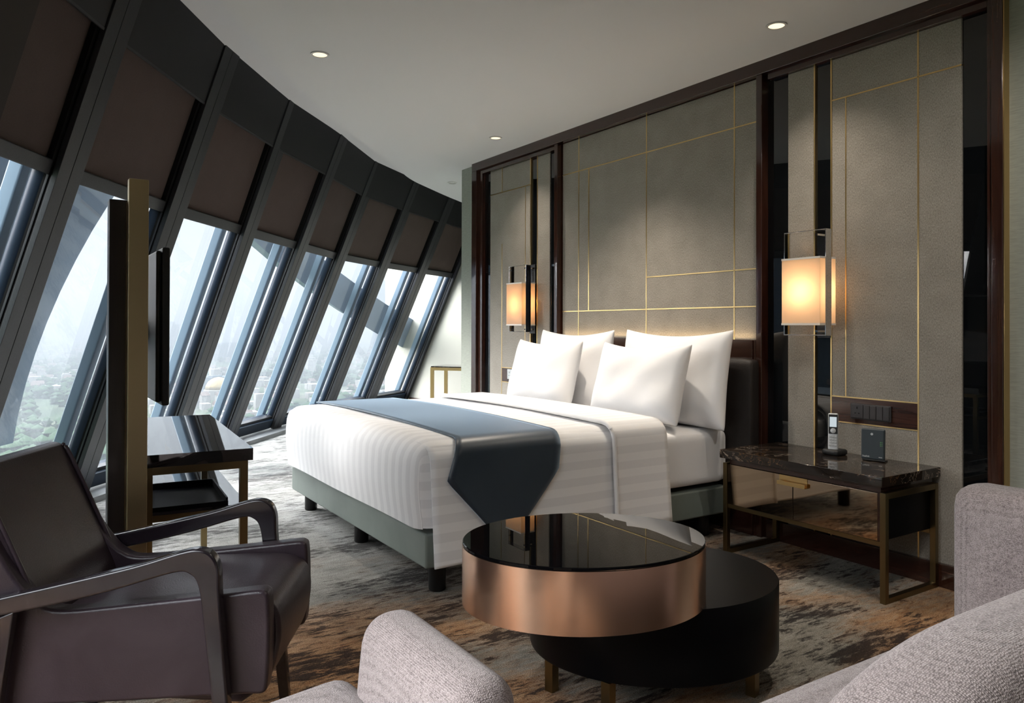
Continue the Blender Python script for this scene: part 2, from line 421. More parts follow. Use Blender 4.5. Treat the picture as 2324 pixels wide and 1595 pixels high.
for k in range(KMIN, KMAX + 1):
    w = sempty('window_%d' % (k - KMIN + 1), tuple(MP(k, 0, 0, 0)))
    full = k < KMAX
    wd = W if full else .07
    a = mbar(k, 0, wd / 2 - .002, 0, .028)
    a.v += mbar(k, wd / 2 + .002, wd, 0, .028).v; a.f += [tuple(i + 8 for i in f) for f in a.f[:6]]
    a.build('mullion_face', 'alu', w, bevel=.002)
    g = mbar(k, .004, wd - .004, .026, .034)
    g.v += mbar(k, .012, wd - .012, .0335, .105).v; g.f += [tuple(i + 8 for i in f) for f in g.f[:6]]
    g.build('mullion_gasket', 'gap', w)
    sf = mbar(k, .001, wd - .001, .040, .052)
    sf.build('side_frame', 'alu', w, bevel=.002)
    # rounded dark tube between the face and the glass
    tb = MB(); n = 18; vs = []
    for s_ in (0.0, .5, 1.0):
        for i in range(n):
            an = 2 * PI * i / n
            vs.append(MP(k, s_, .055 + .058 * math.cos(an), .102 + .046 * math.sin(an)))
    tb.add(vs, [(j * n + i, j * n + (i + 1) % n, (j + 1) * n + (i + 1) % n, (j + 1) * n + i) for j in range(2) for i in range(n)] + [tuple(range(n - 1, -1, -1)), tuple(range(2 * n, 3 * n))])
    tb.build('frame_tube', 'alu_tube', w, smooth=True)
    mbar(k, .02, .10, .186, .258, -.35, 1.3).build('outside_fin', 'fin', w, bevel=.01)
    mbar(k, -.022, .0005, .036, .16, S_BAR0, 1.0).build('blind_gap_shade', 'gap', w)  # black strip standing in for the shadow gap beside the blind
    if not full: continue
    bbar(k, .045, .985, .022, 1.0, .150, .158).build('pane', 'glass', w)
    bbar(k, .03, .99, 0.0, .035, .03, .165).build('sill_frame', 'alu_tube', w, bevel=.004)
    bbar(k, .03, .99, .035, .043, .06, .10).build('sill_bead', 'alu', w)
    fa = W * .5 / (LB(k + 1)[0] - LB(k)[0]).length; fb = .0
    bbar(k, fa * 1.0, 1 - .006, S_HDR, 1.03, .008, .09).build('header_panel', 'alu_header', w, bevel=.002)
    bbar(k, fa * 1.0, 1 - .006, S_HDR - .004, S_HDR, .006, .02).build('header_bead', 'alu', w)
    if k >= 0:
        rb = thing('roller_blind', BL[k], 'roller blind', tuple(BP(k, .5, S_BAR1, .07)), 'roller blinds along the slanted windows')
        bbar(k, 2 * fa, 1 - .015, S_BAR1, S_HDR + .02, .066, .070).build('blind_fabric', 'blind', rb)
        bbar(k, 2 * fa - .02, 1 - .006, S_BAR0, S_BAR1, .034, .072).build('bottom_bar', 'alu', rb, bevel=.006)
# kerb along the foot of the windows
kb = MB()
inn = []; out = []
for i in range(KMIN * 2, KMAX * 2 + 1):
    k = i / 2; b, t, tan, n = frame(k); nh = Vector((n.x, n.y, 0)).normalized()
    p = Vector((b.x, b.y, 0)); inn.append(p - nh * .165); out.append(p + nh * .25)
for i in range(len(inn) - 1):
    a, b, c, d = inn[i], inn[i + 1], out[i + 1], out[i]; z = Vector((0, 0, .042))
    kb.hexa([a, b, c, d, a + z, b + z, c + z, d + z])
structure(kb.build('trim_1', 'kerb', None, weld=True))

# ------------------------------------------------------------------ floor, ceiling, walls
def poly_slab(pts, z0, z1):
    return MB().prism([(x, y, z0) for x, y in pts], (0, 0, z1 - z0))
flr = [(p.x, p.y) for p in out] + [(-10.0, 2.6), (2.6, 2.6)]
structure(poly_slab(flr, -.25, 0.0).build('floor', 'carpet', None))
ce = []
for i in range(KMIN * 2, KMAX * 2 + 1):
    k = i / 2; b, t, tan, n = frame(k); nh = Vector((n.x, n.y, 0)).normalized()
    p = b + (t - b) * zs(2.74) - nh * .47; ce.append((p.x, p.y))
HC = 2.74
def smooth_line(pts, it=3):
    for _ in range(it):
        q = [pts[0]]
        for a, b in zip(pts, pts[1:]):
            q += [(a[0] * .75 + b[0] * .25, a[1] * .75 + b[1] * .25), (a[0] * .25 + b[0] * .75, a[1] * .25 + b[1] * .75)]
        q.append(pts[-1]); pts = q
    return pts
ce = smooth_line(ce, 2)
structure(poly_slab(ce + [(-8.6, 2.6), (2.75, 2.6)], HC, HC + .3).build('ceiling', 'ceiling', None))
pk = []
for i in range(KMIN, KMAX + 1):
    p = MP(i, 1.0, 0, .25); pk.append((p.x, p.y))
structure(poly_slab(pk + [(-9.3, 2.6), (-8.0, 2.6)] + [(x + .1, y + .12) for x, y in reversed(ce)], 2.945, 3.04).build('ceiling_pocket', 'ceiling', None))

# bed wall
wl = sempty('wall_bed', (-3.88, 0, 0))
bx('wall_core', 'wallpaper', wl, -6.482, 2.6, .03, .20, 0, HC + .02)
bx('wall_end_strip', 'wallpaper', wl, -6.482, -6.20, -.004, .19, 0, HC + .003)
bx('wall_side_strip', 'wallpaper', wl, -1.588, 2.6, -.004, .029, 0, HC + .003)
ztp = 2.735
# radial end wall beyond the corner
b8, t8 = LB(8)
dv = Vector((t8.x - b8.x, t8.y - b8.y, 0)).normalized(); nv = Vector((-dv.y, dv.x, 0))
p0 = Vector((b8.x, b8.y, 0)) - dv * .6 + nv * .075; p1 = p0 + dv * 7.2
structure(MB().hexa([p0, p1, p1 + nv * .15, p0 + nv * .15] + [q + Vector((0, 0, 3.0)) for q in (p0, p1, p1 + nv * .15, p0 + nv * .15)]).build('wall_end', 'cream', None))
q0, q1 = p0 - nv * .012 + dv * .62, p1 - nv * .012
structure(MB().hexa([q0, q1, q1 + nv * .011, q0 + nv * .011] + [q + Vector((0, 0, .09)) for q in (q0, q1, q1 + nv * .011, q0 + nv * .011)]).build('baseboard_end', 'wood_h', None))
wq = [BP(-1, .0, .0, -.06), BP(-1, 1.0, .0, -.06), BP(0, .40, .0, -.06)]; wt = [BP(-1, .0, .93, -.06), BP(-1, 1.0, .93, -.06), BP(0, .40, .93, -.06)]
wm = MB()  # unseen dark panels added over some bays to cut light and reflections
for i in range(2):
    d_ = Vector((.05, .06, 0)); q = [wq[i], wq[i + 1], wt[i + 1], wt[i]]
    wm.hexa(q + [p_ + d_ for p_ in q])
for k0 in (-5, -4):
    q = [BP(k0, 0, 0, -.06), BP(k0, 1, 0, -.06), BP(k0, 1, .93, -.06), BP(k0, 0, .93, -.06)]; wm.hexa(q + [p_ + Vector((.02, .08, 0)) for p_ in q])
structure(wm.build('wall_left_light_block', 'plainwall', None))
structure(MB().box(2.6, 2.75, -6.4, .2, 0, 3.0).build('wall_right', 'plainwall', None))

# wood frame of the panelled wall
tr = sempty('trim_2', (-3.88, 0, 0))
bx('top_rail', 'wood_h', tr, -6.20, -1.59, -.055, .03, 2.665, HC + .004, .003)
bx('left_stile', 'wood_v', tr, -6.20, -6.115, -.055, .03, 0, 2.665, .003)
bx('left_stile_step', 'wood_v', tr, -6.115, -6.045, -.03, .03, 0, 2.665, .003)
bx('right_stile', 'wood_v', tr, -1.637, -1.59, -.055, .03, 0, 2.665, .003)
bx('right_stile_step', 'wood_v', tr, -1.665, -1.637, -.03, .03, 0, 2.665, .002)
bx('inner_rail', 'wood_h', tr, -6.045, -4.89, -.03, .03, 2.628, 2.665, .002)
bx('inner_rail', 'wood_h', tr, -2.84, -1.665, -.03, .03, 2.628, 2.665, .002)
bx('post', 'wood_v', tr, -4.888, -4.845, -.05, .03, 0, 2.665, .004)
bx('post', 'wood_v', tr, -2.907, -2.866, -.05, .03, 0, 2.665, .004)
bx('brass_edge', 'brass', tr, -1.5895, -1.586, -.05, .0, 0, 2.70)
bb = sempty('baseboard_bed', (-3.88, 0, 0))
bx('board', 'wood_h', bb, -6.10, -1.64, -.028, .0, 0, .108, .003)
bx('board', 'wood_h', bb, -1.588, 2.6, -.022, -.005, 0, .10, .003)

def panel(x0, x1, z0, z1, y=-.004):
    bx('fabric_panel', 'panel', wl, x0, x1, y, .03, z0, z1, .003)
def glassstrip(x0, x1, z0=.1, z1=2.63):
    bx('smoked_glass', 'glass_dark', wl, x0, x1, .006, .03, z0, z1)
def inlay(x0, x1, z0, z1, y=-.006):
    bx('brass_inlay', 'brass_inlay', wl, x0, x1, y, .02, z0, z1)
h = .0035
# centre
panel(-4.832, -2.907, .1, 2.662)
for x in (-4.625, -3.870, -3.103): inlay(x - h, x + h, .9, 2.665)
inlay(-4.503 - h, -4.497, 1.328, 2.411)
inlay(-4.832, -2.907, 2.411 - h, 2.411 + h); inlay(-4.832, -2.907, 1.328 - h, 1.328 + h); inlay(-3.870, -2.907, 1.549 - h, 1.549 + h)
# right side
glassstrip(-2.866, -2.722)
panel(-2.722, -2.554, .1, 2.628)
inlay(-2.556, -2.548, .1, 2.628); glassstrip(-2.548, -2.455); inlay(-2.455, -2.447, .1, 2.628)
panel(-2.447, -1.785, .1, 2.628)
glassstrip(-1.785, -1.637)
inlay(-1.989, -1.982, .1, 2.628); inlay(-2.447, -1.785, 2.411 - h, 2.411 + h); inlay(-2.369, -2.363, .843, 2.411)
inlay(-2.447, -1.986, .840, .846); inlay(-2.447, -1.986, .708, .714)
bx('wood_strip', 'wood_strip', wl, -2.446, -1.990, -.0055, .02, .714, .840)
# left side, mirrored
glassstrip(-6.045, -5.942)
panel(-5.942, -5.290, .1, 2.628)
inlay(-5.290, -5.280, .1, 2.628); glassstrip(-5.280, -5.190); inlay(-5.190, -5.182, .1, 2.628)
panel(-5.182, -5.009, .1, 2.628)
glassstrip(-5.009, -4.888)
inlay(-5.737 - h, -5.737 + h, .1, 1.95); inlay(-5.737 - h, -5.737 + h, 2.415, 2.628); inlay(-5.366, -5.360, .843, 2.411)
inlay(-5.942, -5.290, 2.411 - h, 2.411 + h)
inlay(-5.737, -5.29, .840, .846); inlay(-5.737, -5.29, .714, .720)
bx('wood_strip', 'wood_strip', wl, -5.733, -5.291, -.0055, .02, .720, .840)

# ------------------------------------------------------------------ switch plates
def socket_holes(par, x, z, y):
    o = MB()
    o.box(x - .003, x + .003, y - .0006, y + .004, z + .010, z + .022)
    o.box(x - .014, x - .006, y - .0006, y + .004, z - .014, z - .009)
    o.box(x + .006, x + .014, y - .0006, y + .004, z - .014, z - .009)
    o.build('socket_slots', 'gap', par)
sp = thing('switch_plate', 'dark grey plate with a socket and four rockers above the marble nightstand', 'switch', (-2.225, -.006, .775))
bx('plate', 'dark_grey_plastic', sp, -2.333, -2.116, -.016, -.0056, .736, .816, .003)
so_ = bx('socket', 'dark_grey_plastic', sp, -2.327, -2.262, -.019, -.016, .742, .810, .002)
socket_holes(so_, -2.294, .778, -.019)
for i in range(4):
    x = -2.259 + i * .0345; bx('rocker', 'dark_grey_plastic', sp, x, x + .0325, -.0195, -.016, .742, .810, .002)
sp = thing('switch_plate', 'silver grey socket plate on the wood strip behind the far pillows', 'switch', (-5.58, -.006, .785))
bx('plate', 'silver_plastic', sp, -5.632, -5.44, -.014, -.0056, .745, .832, .003)
so_ = bx('socket', 'silver_plastic', sp, -5.626, -5.556, -.017, -.014, .752, .825, .002)
socket_holes(so_, -5.591, .79, -.017)
bx('rocker', 'silver_plastic', sp, -5.552, -5.50, -.017, -.014, .752, .825, .002)

# ------------------------------------------------------------------ wall lamps
M['bulb_amber'] = emit('amber_bulb', (1.0, .62, .30), 11)
def sconce(xc, label, bulb='bulb'):
    t = thing('wall_lamp', label, 'lamp', (xc, 0, 1.44), 'sconces on the panelled wall')
    hw, sy0, sy1, z0, z1 = .116, -.182, -.05, 1.222, 1.568
    s = MB(); c = [(xc - hw, sy0), (xc + hw, sy0), (xc + hw, sy1), (xc - hw, sy1)]
    for (ax, ay), (bx_, by) in zip(c, c[1:] + c[:1]):
        s.add([(ax, ay, z0), (bx_, by, z0), (bx_, by, z1), (ax, ay, z1)], [(0, 1, 2, 3)])
    s.build('lamp_shade', 'shade', t, solid=.0015, weld=True)
    def ring(za, zb, grow):
        r = MB(); e = grow
        r.box(xc - hw - e, xc + hw + e, sy0 - e, sy0 + .002, za, zb); r.box(xc - hw - e, xc + hw + e, sy1 - .002, sy1 + e, za, zb)
        r.box(xc - hw - e, xc - hw + .002, sy0, sy1, za, zb); r.box(xc + hw - .002, xc + hw + e, sy0, sy1, za, zb); return r
    ring(z1 - .006, z1 + .004, .0015).build('shade_band', 'white_band', t); ring(z0 - .005, z0 + .005, .0015).build('shade_band', 'white_band', t)
    f = MB(); X = hw + .011; y0, y1, fz0, fz1, th = -.150, -.100, 1.163, 1.715, .004
    f.box(xc - X, xc - X + th, y0, y1, fz0, fz1); f.box(xc + X - th, xc + X, y0, y1, fz0, fz1)
    f.box(xc - X + th, xc + X - th, y0, y1, fz1 - th, fz1); f.box(xc - X + th, xc + X - th, y0, y1, fz0, fz0 + th)
    f.build('strap_frame', 'chrome', t, bevel=.0008)
    for za in (1.69, 1.18): bx('wall_arm', 'chrome', t, xc + .03, xc + .045, y1, .006, za, za + .01)
    bx('wall_plate', 'chrome_dark', t, xc - .02, xc + .06, -.012, .006, 1.15, 1.73, .002)
    MB().tube([(xc, -.088, 1.24), (xc, -.088, 1.34)], .012).build('lamp_holder', 'chrome_dark', t, smooth=True)
    MB().lathe([(.006, 1.34), (.022, 1.37), (.03, 1.40), (.024, 1.43), (.004, 1.447)], (xc, -.088, 0), 18).build('bulb', bulb, t, smooth='all')
sconce(-2.511, 'square fabric wall lamp in a chrome strap frame above the marble nightstand')
sconce(-5.266, 'square fabric wall lamp in a chrome strap frame behind the far pillows', 'bulb_amber')

# ------------------------------------------------------------------ downlights
def downlight(x, y, label, lit=True, r=.052):
    t = thing('ceiling_downlight', label, 'downlight', (x, y, HC), 'recessed ceiling downlights')
    MB().lathe([(r * .78, -.006), (r, -.006), (r, 0.002), (r * .78, .002)], (x, y, HC), 32, cap=False).build('trim_ring', 'white_trim', t, smooth=True)
    MB().lathe([(0.002, -.003), (r * .775, -.003), (r * .775, -.0015), (0.002, -.0015)], (x, y, HC), 28).build('lamp_face', 'downlight_lamp' if lit else 'white_trim', t)
    return t
downlight(-4.17, -2.21, 'lit round ceiling downlight near the window curve, left part of the ceiling')
downlight(-2.49, -.404, 'lit round ceiling downlight over the marble nightstand, nearest to the viewer')
downlight(-5.22, -.395, 'lit round ceiling downlight over the far side of the bed head')
downlight(-7.10, .224, 'unlit small downlight beyond the wall corner, farthest on the ceiling', False)

# ------------------------------------------------------------------ headboard
hb = thing('headboard', 'dark wood bed headboard with a black embossed padded panel behind the pillows', 'headboard', (-3.88, -.05, 0))
bx('wood_panel', 'wood_h', hb, -4.845, -2.925, -.058, -.008, 0, 1.132, .004)
bx('side_return', 'wood_v', hb, -2.924, -2.908, -.05, -.008, 0, 1.128, .002)
rbox(-4.80, -2.866, -.150, -.050, .28, 1.028, .035, 14, (.0, .012, .0)).build('padded_panel', 'leather_head', hb, smooth='all', weld=True)

# ------------------------------------------------------------------ bed
bed = thing('bed', 'wide double bed with a grey green upholstered base and black round legs', 'bed', (-4.0, -1.1, 0))
MB().box(-4.983, -3.010, -2.113, -.165, .13, .286).build('base', 'leather_base', bed, bevel=.012, seg=3)
for x in (-4.90, -4.02, -3.10):
    for y in (-2.01, -1.1, -.28):
        MB().lathe([(.036, 0), (.040, .006), (.040, .128)], (x, y, 0), 24).build('leg', 'black_leg', bed, smooth=True)
mt = rbox(-4.985, -3.0, -2.10, -.165, .303, .622, .055, 16, (.0, .0, .012)).build('mattress', 'sheet', None, smooth='all', weld=True, loc=(-4.0, -1.1, .29))
tag(mt, 'thick mattress in a white fitted sheet, bare between the pillows and the turned duvet', 'mattress')

# duvet : tucked foot part + right drape + folded top band
ZTOP = .686
dv_root = thing('duvet', 'white satin striped duvet tucked at the foot and hanging down the near side', 'duvet', (-4.0, -1.4, .686))
def wob(x, y, z, a=.006):
    return a * (math.sin(x * 5.1 + y * 3.3) + math.sin(y * 7.3 - x * 2.2 + z * 4) * .6)
R_ = .095
def foot_part():
    # across: from the far tuck over the top to the near edge; along: from the fold band to the foot, then down
    xa, xb = -5.015, -2.995; yb, yf = -.72, -2.150
    mb = MB(); nu, nv = 60, 54
    L1 = .30; top = (xb - xa) - 2 * R_; arc = R_ * PI / 2
    def prof(t, n_drop_a, n_drop_b, a, b):
        tot = n_drop_a + arc + (b - a - 2 * R_) + arc + n_drop_b; s = t * tot
        if s < n_drop_a: return a, -(R_ + n_drop_a - s), s
        s2 = s - n_drop_a
        if s2 < arc: an = s2 / R_; return a + R_ - R_ * math.cos(an), -(R_ - R_ * math.sin(an)), s
        s3 = s2 - arc
        if s3 < b - a - 2 * R_: return a + R_ + s3, 0.0, s
        s4 = s3 - (b - a - 2 * R_)
        if s4 < arc: an = s4 / R_; return b - R_ + R_ * math.sin(an), -(R_ - R_ * math.cos(an)), s
        return b, -(R_ + s4 - arc), s
    def fn(u, v):
        x, dx, sx_ = prof(u, L1 - .02, L1 - .02, xa, xb)
        # along y only one rounded end (foot)
        tot = (yb - yf - R_) + arc + (.38 - R_); s = v * tot
        if s < yb - yf - R_: y, dy = yb - s, 0.0
        else:
            s2 = s - (yb - yf - R_)
            if s2 < arc: an = s2 / R_; y, dy = yf + R_ - R_ * math.sin(an), -(R_ - R_ * math.cos(an))
            else: y, dy = yf, -(R_ + s2 - arc)
        # rounded vertical corner
        ex = max(0.0, xa + R_ - x, x - xb + R_); ey = max(0.0, yf + R_ - y)
        if ex > 0 and ey > 0:
            d = math.hypot(ex, ey)
            if d > R_:
                sc = R_ / d; sg = 1 if x > -4 else -1
                x += -sg * (ex - ex * sc); y += (ey - ey * sc)
        z = ZTOP + min(dx, dy)
        if dx < 0 and dy < 0: z = ZTOP - max(-dx, -dy) if max(-dx, -dy) >= R_ else ZTOP - min(R_, math.hypot(dx, dy))
        crown = .016 * max(0, 1 - ((x + 4) / 1.0) ** 2) * (1 if z > ZTOP - .09 else 0)
        puff = .018 * math.sin(max(0, min(1, (ZTOP - z) / .36)) * PI)
        if dy < -.02: y -= puff
        z += crown + (wob(x, y, z, .0025) if z > ZTOP - .05 else 0)
        if dy < -.05: y += wob(x, 0, z, .003)
        return (x, y, max(z, .292))
    def uvf(u, v):
        return (prof(u, L1 - .02, L1 - .02, xa, xb)[2], v)
    return mb.grid(fn, nu, nv, uvf)
foot_part().build('cover', 'duvet', dv_root, smooth='all')
def drape(y0, y1, off, zhem0, zhem1, xin, name, mat, root, ny=40, ripple=.01, solid=.006, shift=0.0, sink=0.0, dz=.0):
    xb = -2.990 + off; zt = ZTOP + .004 + off * .6 + dz
    arc = R_ * PI / 2
    def pos(s, y, hem):
        flat = (xb - R_) - xin
        if s < flat: x = xin + s; return x, zt + .016 * max(0, 1 - ((x + 4) / 1.0) ** 2) - (sink * max(0, 1 - s / .18))
        s2 = s - flat
        if s2 < arc: an = s2 / R_; return xb - R_ + R_ * math.sin(an), zt - R_ + R_ * math.cos(an)
        s3 = s2 - arc; return xb + .035 * (s3 / .45) + ripple * (s3 / .45) * math.sin(y * 9 + 1), zt - R_ - s3
    def fn(u, v):
        y = y0 + (y1 - y0) * v; hem = zhem0 + (zhem1 - zhem0) * v
        tot = (xb - R_ - xin) + arc + (zt - R_ - hem); s = u * tot
        x, z = pos(s, y, hem); return (x, y, z)
    def uvf(u, v):
        y = y0 + (y1 - y0) * v; hem = zhem0 + (zhem1 - zhem0) * v
        return (u * ((xb - R_ - xin) + arc + (zt - R_ - hem)) + (xin + 5.0) + .28 + shift, v)
    return MB().grid(fn, 64, ny, uvf).build(name, mat, root, smooth='all', solid=solid)
drape(-2.105, -.722, .012, .150, .165, -3.35, 'side_drape', 'duvet', dv_root, sink=.03, dz=-.022)
drape(-1.075, -.705, .034, .160, .170, -4.90, 'folded_band', 'duvet', dv_root, ny=14, solid=.014)
# rolled white edge of the folded band
edge = []
xb = -2.990 + .034; zt = ZTOP + .004 + .034 * .6
for i in range(41):
    x = -4.90 + (xb - R_ + 4.90) * i / 40; edge.append((x, -1.075, zt + .016 * max(0, 1 - ((x + 4) / 1.0) ** 2) + .001))
for i in range(1, 9):
    an = PI / 2 * i / 8; edge.append((xb - R_ + R_ * math.sin(an), -1.075, zt - R_ + R_ * math.cos(an)))
for i in range(1, 13):
    s3 = (zt - R_ - .16) * i / 12; edge.append((xb + .035 * s3 / .45 + .01 * (s3 / .45) * math.sin(-1.075 * 9 + 1), -1.075, zt - R_ - s3))
MB().tube(edge, .011, 10).build('rolled_edge', 'sheet', dv_root, smooth='all')

# bed runner
def runner_obj():
    off = .026; xb = -2.990 + off; zt = ZTOP + .011; arc = R_ * PI / 2; xin = -5.00
    flat = (xb - R_) - xin
    def pos(s, y):
        if s < flat: x = xin + s; return x, zt + .017 * max(0, 1 - ((x + 4) / 1.0) ** 2)
        s2 = s - flat
        if s2 < arc: an = s2 / R_; return xb - R_ + R_ * math.sin(an), zt - R_ + R_ * math.cos(an)
        s3 = s2 - arc; return xb + .037 * (s3 / .45) + .010 * (s3 / .45) * math.sin(y * 9 + 1), zt - R_ - s3
    straight = flat + arc + .085; full = flat + arc + (zt - R_ - .25)
    def fn(u, v):
        s = u * full
        ya, yb = -1.945, -1.385
        bulge = 0.0
        if s > flat: e = min(1, (s - flat) / (arc + .085)); ya -= .09 * e; yb -= .04 * e
        if s > straight:
            f = (s - straight) / (full - straight); c = -1.73; ya = ya + (c - .06 - ya) * f; yb = yb + (c + .06 - yb) * f
        y = ya + (yb - ya) * v; x, z = pos(s, y); return (x, y, z)
    mb = MB().grid(fn, 90, 16)
    return mb.build('bed_runner', 'runner', None, smooth='all', solid=.006, loc=(-4.0, -1.58, ZTOP))
tag(runner_obj(), 'slate blue satin bed runner with a pointed end hanging over the near side', 'bed runner')

# pillows
def pillow(cx, y, zb, w, hgt, t, lean, yaw, label, droop=0.0):
    def side(sg):
        def fn(u, v):
            a, b = 2 * u - 1, 2 * v - 1
            a = math.copysign(abs(a) ** .8, a); b = math.copysign(abs(b) ** .8, b)
            e = (1 - abs(a) ** 3.2) * (1 - abs(b) ** 3.2)
            th = t * .5 * max(0, e) ** .55
            x = w / 2 * a * (1 - .055 * (1 - b * b)) ; z = hgt / 2 * b * (1 - (.115 if b > 0 else .03) * (1 - a * a)) 
            z += (.012 if b > 0 else 0) * (a * a) + droop * max(0, b) * math.exp(-((a - .1) / .5) ** 2)
            yy = sg * th + .004 * math.sin(9 * a + 4 * b) * e + .005 * math.sin(5 * b - 7 * a) * e
            if b < 0: th_b = 1 + .18 * -b
            else: th_b = 1
            return (x, yy * th_b, z + hgt / 2)
        return fn
    mb = MB(); mb.grid(side(-1), 26, 22); mb.grid(side(1), 26, 22)
    mat = Matrix.Translation((cx, y, zb)) @ Matrix.Rotation(yaw, 4, 'Z') @ Matrix.Rotation(lean, 4, 'X')
    mb.v = [mat @ p for p in mb.v]
    o = mb.build('pillow', 'pillow', None, smooth='all', weld=True, sub=1, loc=(cx, y, zb))
    return tag(o, label, 'pillow', 'pillows against the headboard')
pillow(-3.335, -.335, .618, .90, .575, .19, -.14, 0.02, 'large white pillow at the back, nearer the marble nightstand')
pillow(-4.33, -.335, .618, .88, .57, .19, -.14, -.02, 'large white pillow at the back, farther from the marble nightstand')
pillow(-3.395, -.575, .650, .78, .47, .19, -.26, 0.0, 'smaller white pillow in front, nearer the marble nightstand')
pillow(-4.38, -.575, .650, .78, .475, .19, -.26, 0.0, 'smaller white pillow in front, farther from the marble nightstand')

# ------------------------------------------------------------------ nightstand
ns = thing('nightstand', 'low wide nightstand with a veined black marble top and brass side frames', 'nightstand', (-2.33, -.25, 0))
bx('marble_top', 'marble', ns, -2.784, -1.877, -.490, -.012, .511, .555, .002)
bx('cabinet_box', 'drum', ns, -2.757, -1.906, -.440, -.032, .268, .480)
bx('top_rail', 'wood_h', ns, -2.745, -1.905, -.452, -.034, .480, .511)
def door(x0, x1):
    d = bx('door', 'mirror_bronze', ns, x0, x1, -.458, -.441, .268, .478, .001)
    return d
d1 = door(-2.756, -2.353); d2 = door(-2.3495, -1.917)
bx('door_edge', 'wood_v', ns, -1.9165, -1.9065, -.458, -.441, .268, .479)
hd = bx('pull_plate', 'brass', ns, -2.428, -2.270, -.478, -.459, .433, .438)
bx('plate_face', 'brass_inlay', hd, -2.428, -2.270, -.4605, -.4585, .438, .478); bx('plate_lip', 'brass_inlay', hd, -2.428, -2.270, -.480, -.478, .433, .452)
def nframe(x0, x1):
    f = MB(); y0, y1, w = -.4615, -.03, .026
    f.box(x0, x1, y0, y0 + w, 0, .482); f.box(x0, x1, y1 - w, y1, 0, .482)
    f.box(x0, x1, y0 + w, y1 - w, .456, .482); f.box(x0, x1, y0 + w, y1 - w, 0, .024)
    f.build('side_frame', 'brass_dark', ns, bevel=.0012)
M['brass_dark'] = Mat('satin_dark_brass', (.215, .165, .085), .30, 1).m
nframe(-1.9045, -1.878); nframe(-2.785, -2.7585)
bx('front_rail', 'brass_dark', ns, -2.757, -1.906, -.456, -.436, .246, .266)
bx('back_rail', 'brass_dark', ns, -2.757, -1.906, -.054, -.034, .246, .266)

# cordless phone
NZ = .555
ph = thing('cordless_phone', 'silver and black cordless phone standing in its charging cradle', 'phone', (-2.352, -.125, NZ))
cr = rbox(-2.400, -2.305, -.165, -.075, NZ, NZ + .030, .012, 6).build('charging_cradle', 'black_plastic', ph, smooth='all', weld=True)
def tilt(mb, cx, cy, cz, ax, az=0.0):
    m_ = Matrix.Translation((cx, cy, cz)) @ Matrix.Rotation(az, 4, 'Z') @ Matrix.Rotation(ax, 4, 'X')
    mb.v = [m_ @ p for p in mb.v]; return mb
PX, PY, PZ, PA, PAZ = -2.352, -.135, NZ + .016, -.16, .55
def pbox(x0, x1, y0, y1, z0, z1): return tilt(MB().box(x0, x1, y0, y1, z0, z1), PX, PY, PZ, PA, PAZ)
hs_ = pbox(-.0245, .0245, -.011, .011, 0, .196).build('handset', 'silver_plastic', ph, bevel=.008, seg=3)
pbox(-.021, .021, -.0125, -.010, .090, .188).build('handset_face', 'black_plastic', hs_, bevel=.004)
pbox(-.0165, .0165, -.0135, -.012, .125, .176).build('screen', 'phone_screen', hs_)
tilt(MB().lathe([(.002, 0), (.013, 0), (.013, .0022), (.008, .003), (.002, .0022)], (0, 0, 0), 24), 0, 0, 0, PI / 2) if False else None
nb = MB().lathe([(.001, 0), (.013, 0), (.013, .002), (.007, .003), (.001, .003)], (0, 0, 0), 24)
nb.v = [Matrix.Translation((0, -.0125, .106)) @ Matrix.Rotation(PI / 2, 4, 'X') @ p for p in nb.v]
tilt(nb, PX, PY, PZ, PA, PAZ).build('navigation_key', 'silver_plastic', hs_, smooth=True)
for r_ in range(4):
    for c_ in range(3):
        pbox(-.0185 + c_ * .013, -.0075 + c_ * .013, -.013, -.010, .080 - r_ * .014 - .010, .080 - r_ * .014).build('number_key', 'key', hs_, bevel=.002)
# router
ro = thing('router', 'small dark blue grey router standing upright on the marble nightstand', 'router', (-2.14, -.12, NZ))
RX, RY, RAZ = -2.142, -.125, .30
def rb_(x0, x1, y0, y1, z0, z1): return tilt(MB().box(x0, x1, y0, y1, z0, z1), RX, RY, NZ, -.05, RAZ)
cs_ = rb_(-.054, .054, -.012, .012, .006, .156).build('case', 'grey_plastic', ro, bevel=.008, seg=3)
rb_(-.046, .060, -.020, .028, .0015, .008).build('stand', 'black_plastic', ro, bevel=.002)
for i in range(3): rb_(.034, .037, -.0126, -.011, .075 + i * .008, .078 + i * .008).build('status_light', 'led', cs_); rb_(.041, .0435, -.0126, -.011, .075 + i * .008, .0775 + i * .008).build('status_light', 'led', cs_)
MB_ = MB().lathe([(.0005, 0), (.006, 0), (.006, .0006), (.0005, .0006)], (0, 0, 0), 20)
MB_.v = [Matrix.Translation((-.004, -.0122, .130)) @ Matrix.Rotation(PI / 2, 4, 'X') @ p for p in MB_.v]
tilt(MB_, RX, RY, NZ, -.05, RAZ).build('wireless_mark', 'silver_plastic', cs_)
